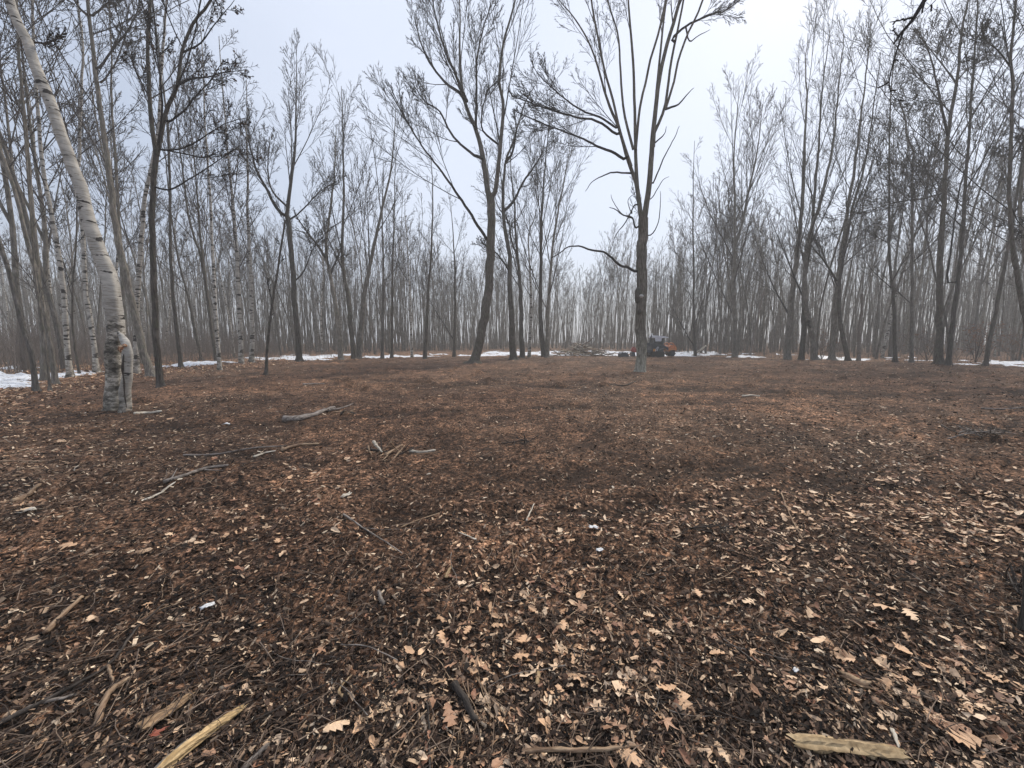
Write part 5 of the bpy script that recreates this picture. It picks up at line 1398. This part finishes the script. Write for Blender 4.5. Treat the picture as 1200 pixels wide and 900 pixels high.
q = []; bev_box(q, .49, 0, 1.42, .02, .9, .72, 0, .004); build(q, 'windscreen', M['glass'], mach)
q = []; bev_box(q, -.52, 0, 1.42, .02, .9, .72, 0, .004); build(q, 'rear_window', M['glass'], mach)
q = []; prism(q, [(-.68, 1.86), (.95, 1.84), (1.0, 1.90), (.5, 2.02), (-.55, 2.08), (-.7, 2.0)], -.62, .62); build(q, 'roof', M['silver'], mach)
q = []; prism(q, [(-.35, 1.52), (.28, 1.52), (.34, 1.84), (-.42, 1.84)], -.545, -.50); build(q, 'roof_side_panel', M['silver'], mach)
q = []; tube_part(q, [(-.85, -.3, 1.1), (-.84, -.3, 1.6), (-.70, -.3, 2.16)], .07); ex = build(q, 'exhaust_pipe', M['black'], mach)
q = []; tube_part(q, [(-.72, -.3, 2.14), (-.62, -.3, 2.2)], .095); build(q, 'exhaust_cap', M['white'], ex)
for sy in (-.66, .66):                                    # lift arms sloping forward
    q = []; prism(q, [(-.95, 1.28), (-.8, 1.40), (.35, 1.22), (.95, .98), (1.28, .72), (1.18, .58), (.8, .80), (.25, 1.05), (-.95, 1.14)], sy - .06, sy + .06); build(q, 'lift_arm', M['black'], mach)
    q = []; tube_part(q, [(.1, sy, .72), (.55, sy, .86), (.95, sy, .92)], .045); build(q, 'hydraulic_ram', M['steel'], mach)
q = []; prism(q, [(1.05, .55), (1.02, .95), (1.3, 1.18), (1.72, 1.12), (1.9, .86), (1.86, .62), (1.6, .74), (1.3, .70)], -.82, .82); hd = build(q, 'mulching_head', M['orange'], mach)
q = []; prism(q, *disc(1.52, 0, .36, .26, 1.5)); dr = build(q, 'drum', M['black'], hd)
q = []
for k in range(24):
    a = k * 2.4; bev_box(q, 1.52 + .28 * math.cos(a), -.7 + k * .06, .36 + .28 * math.sin(a), .07, .06, .07, a, .006)
build(q, 'teeth', M['steel'], hd)
q = []; tube_part(q, [(.98, -.6, 1.0), (1.15, -.6, 1.32), (1.45, -.6, 1.36), (1.75, -.6, 1.12)], .04); tube_part(q, [(.98, .6, 1.0), (1.15, .6, 1.32), (1.45, .6, 1.36), (1.75, .6, 1.12)], .04); build(q, 'guard_bar', M['orange'], mach)
q = []; tube_part(q, [(-.1, -.6, 1.0), (-.28, -.66, .8), (-.38, -.66, .45)], .03); tube_part(q, [(.02, -.6, 1.0), (-.15, -.66, .75), (-.2, -.66, .45)], .03); build(q, 'handrail', M['silver'], mach)
mach.scale = (.88, .9, 1.0)
# red implement behind it
pr = at(745, 414, 38.2)
imp = empty('red_implement', (pr[0], 38.2, float(terrain(pr[0], 38.2, False)))); tag(imp, 'red steel implement with a low boom, partly hidden behind the lone maple', 'implement')
q = []; prism(q, [(-.55, .55), (-.35, .95), (-.1, .9), (.1, .62), (1.0, .58), (1.0, .42), (.0, .40), (-.3, .42)], -.12, .12); build(q, 'boom', M['red'], imp)
q = []; bev_box(q, -.25, -.3, .62, .3, .12, .34, .3); bev_box(q, -.25, .3, .62, .3, .12, .34, .3); build(q, 'bracket', M['red'], imp)
q = []; prism(q, [(-.45, .02), (-.5, .42), (-.2, .45), (-.1, .02)], -.35, .35); bev_box(q, .75, 0, .2, .18, .5, .42); build(q, 'foot_plate', M['black'], imp)
pb = at(731, 416, 38)
bk = empty('black_bucket', (pb[0], 38, float(terrain(pb[0], 38, False)))); tag(bk, 'small black toothed bucket on the snow between the brush pile and the lone maple', 'bucket')
q = []; prism(q, [(-.42, 0), (-.45, .30), (-.30, .46), (-.26, .44), (-.38, .28), (-.34, .06), (.42, .05), (.44, 0)], -.5, .5); prism(q, [(-.42, 0), (-.45, .30), (-.30, .46), (.2, .40), (.44, 0)], -.54, -.5); prism(q, [(-.42, 0), (-.45, .30), (-.30, .46), (.2, .40), (.44, 0)], .5, .54); build(q, 'shell', M['black'], bk)
for k in range(5):
    q = []; prism(q, [(-.36 + k * .16, .40), (-.30 + k * .16, .56 - .02 * k), (-.24 + k * .16, .40)], -.55, -.5); build(q, 'tooth', M['black'], bk)

# ------------------------------------------------------------------ thin winter haze
bm = bmesh.new(); bmesh.ops.create_cube(bm, size=1.0)
me = bpy.data.meshes.new('haze'); bm.to_mesh(me); bm.free()
hz = bpy.data.objects.new('haze', me); C.objects.link(hz)
hz.scale = (580, 580, 30.0); hz.location = (0, 0, 13.4)
m = bpy.data.materials.new('haze_air'); m.use_nodes = True; m.node_tree.nodes.clear()
mo = m.node_tree.nodes.new('ShaderNodeOutputMaterial'); pv = m.node_tree.nodes.new('ShaderNodeVolumePrincipled')
pv.inputs['Color'].default_value = (1.0, .965, .91, 1); pv.inputs['Density'].default_value = 0.0031; pv.inputs['Anisotropy'].default_value = .1
m.node_tree.links.new(pv.outputs[0], mo.inputs['Volume']); me.materials.append(m)
tag(hz, 'thin pale winter haze filling the air over the clearing', kind='stuff')
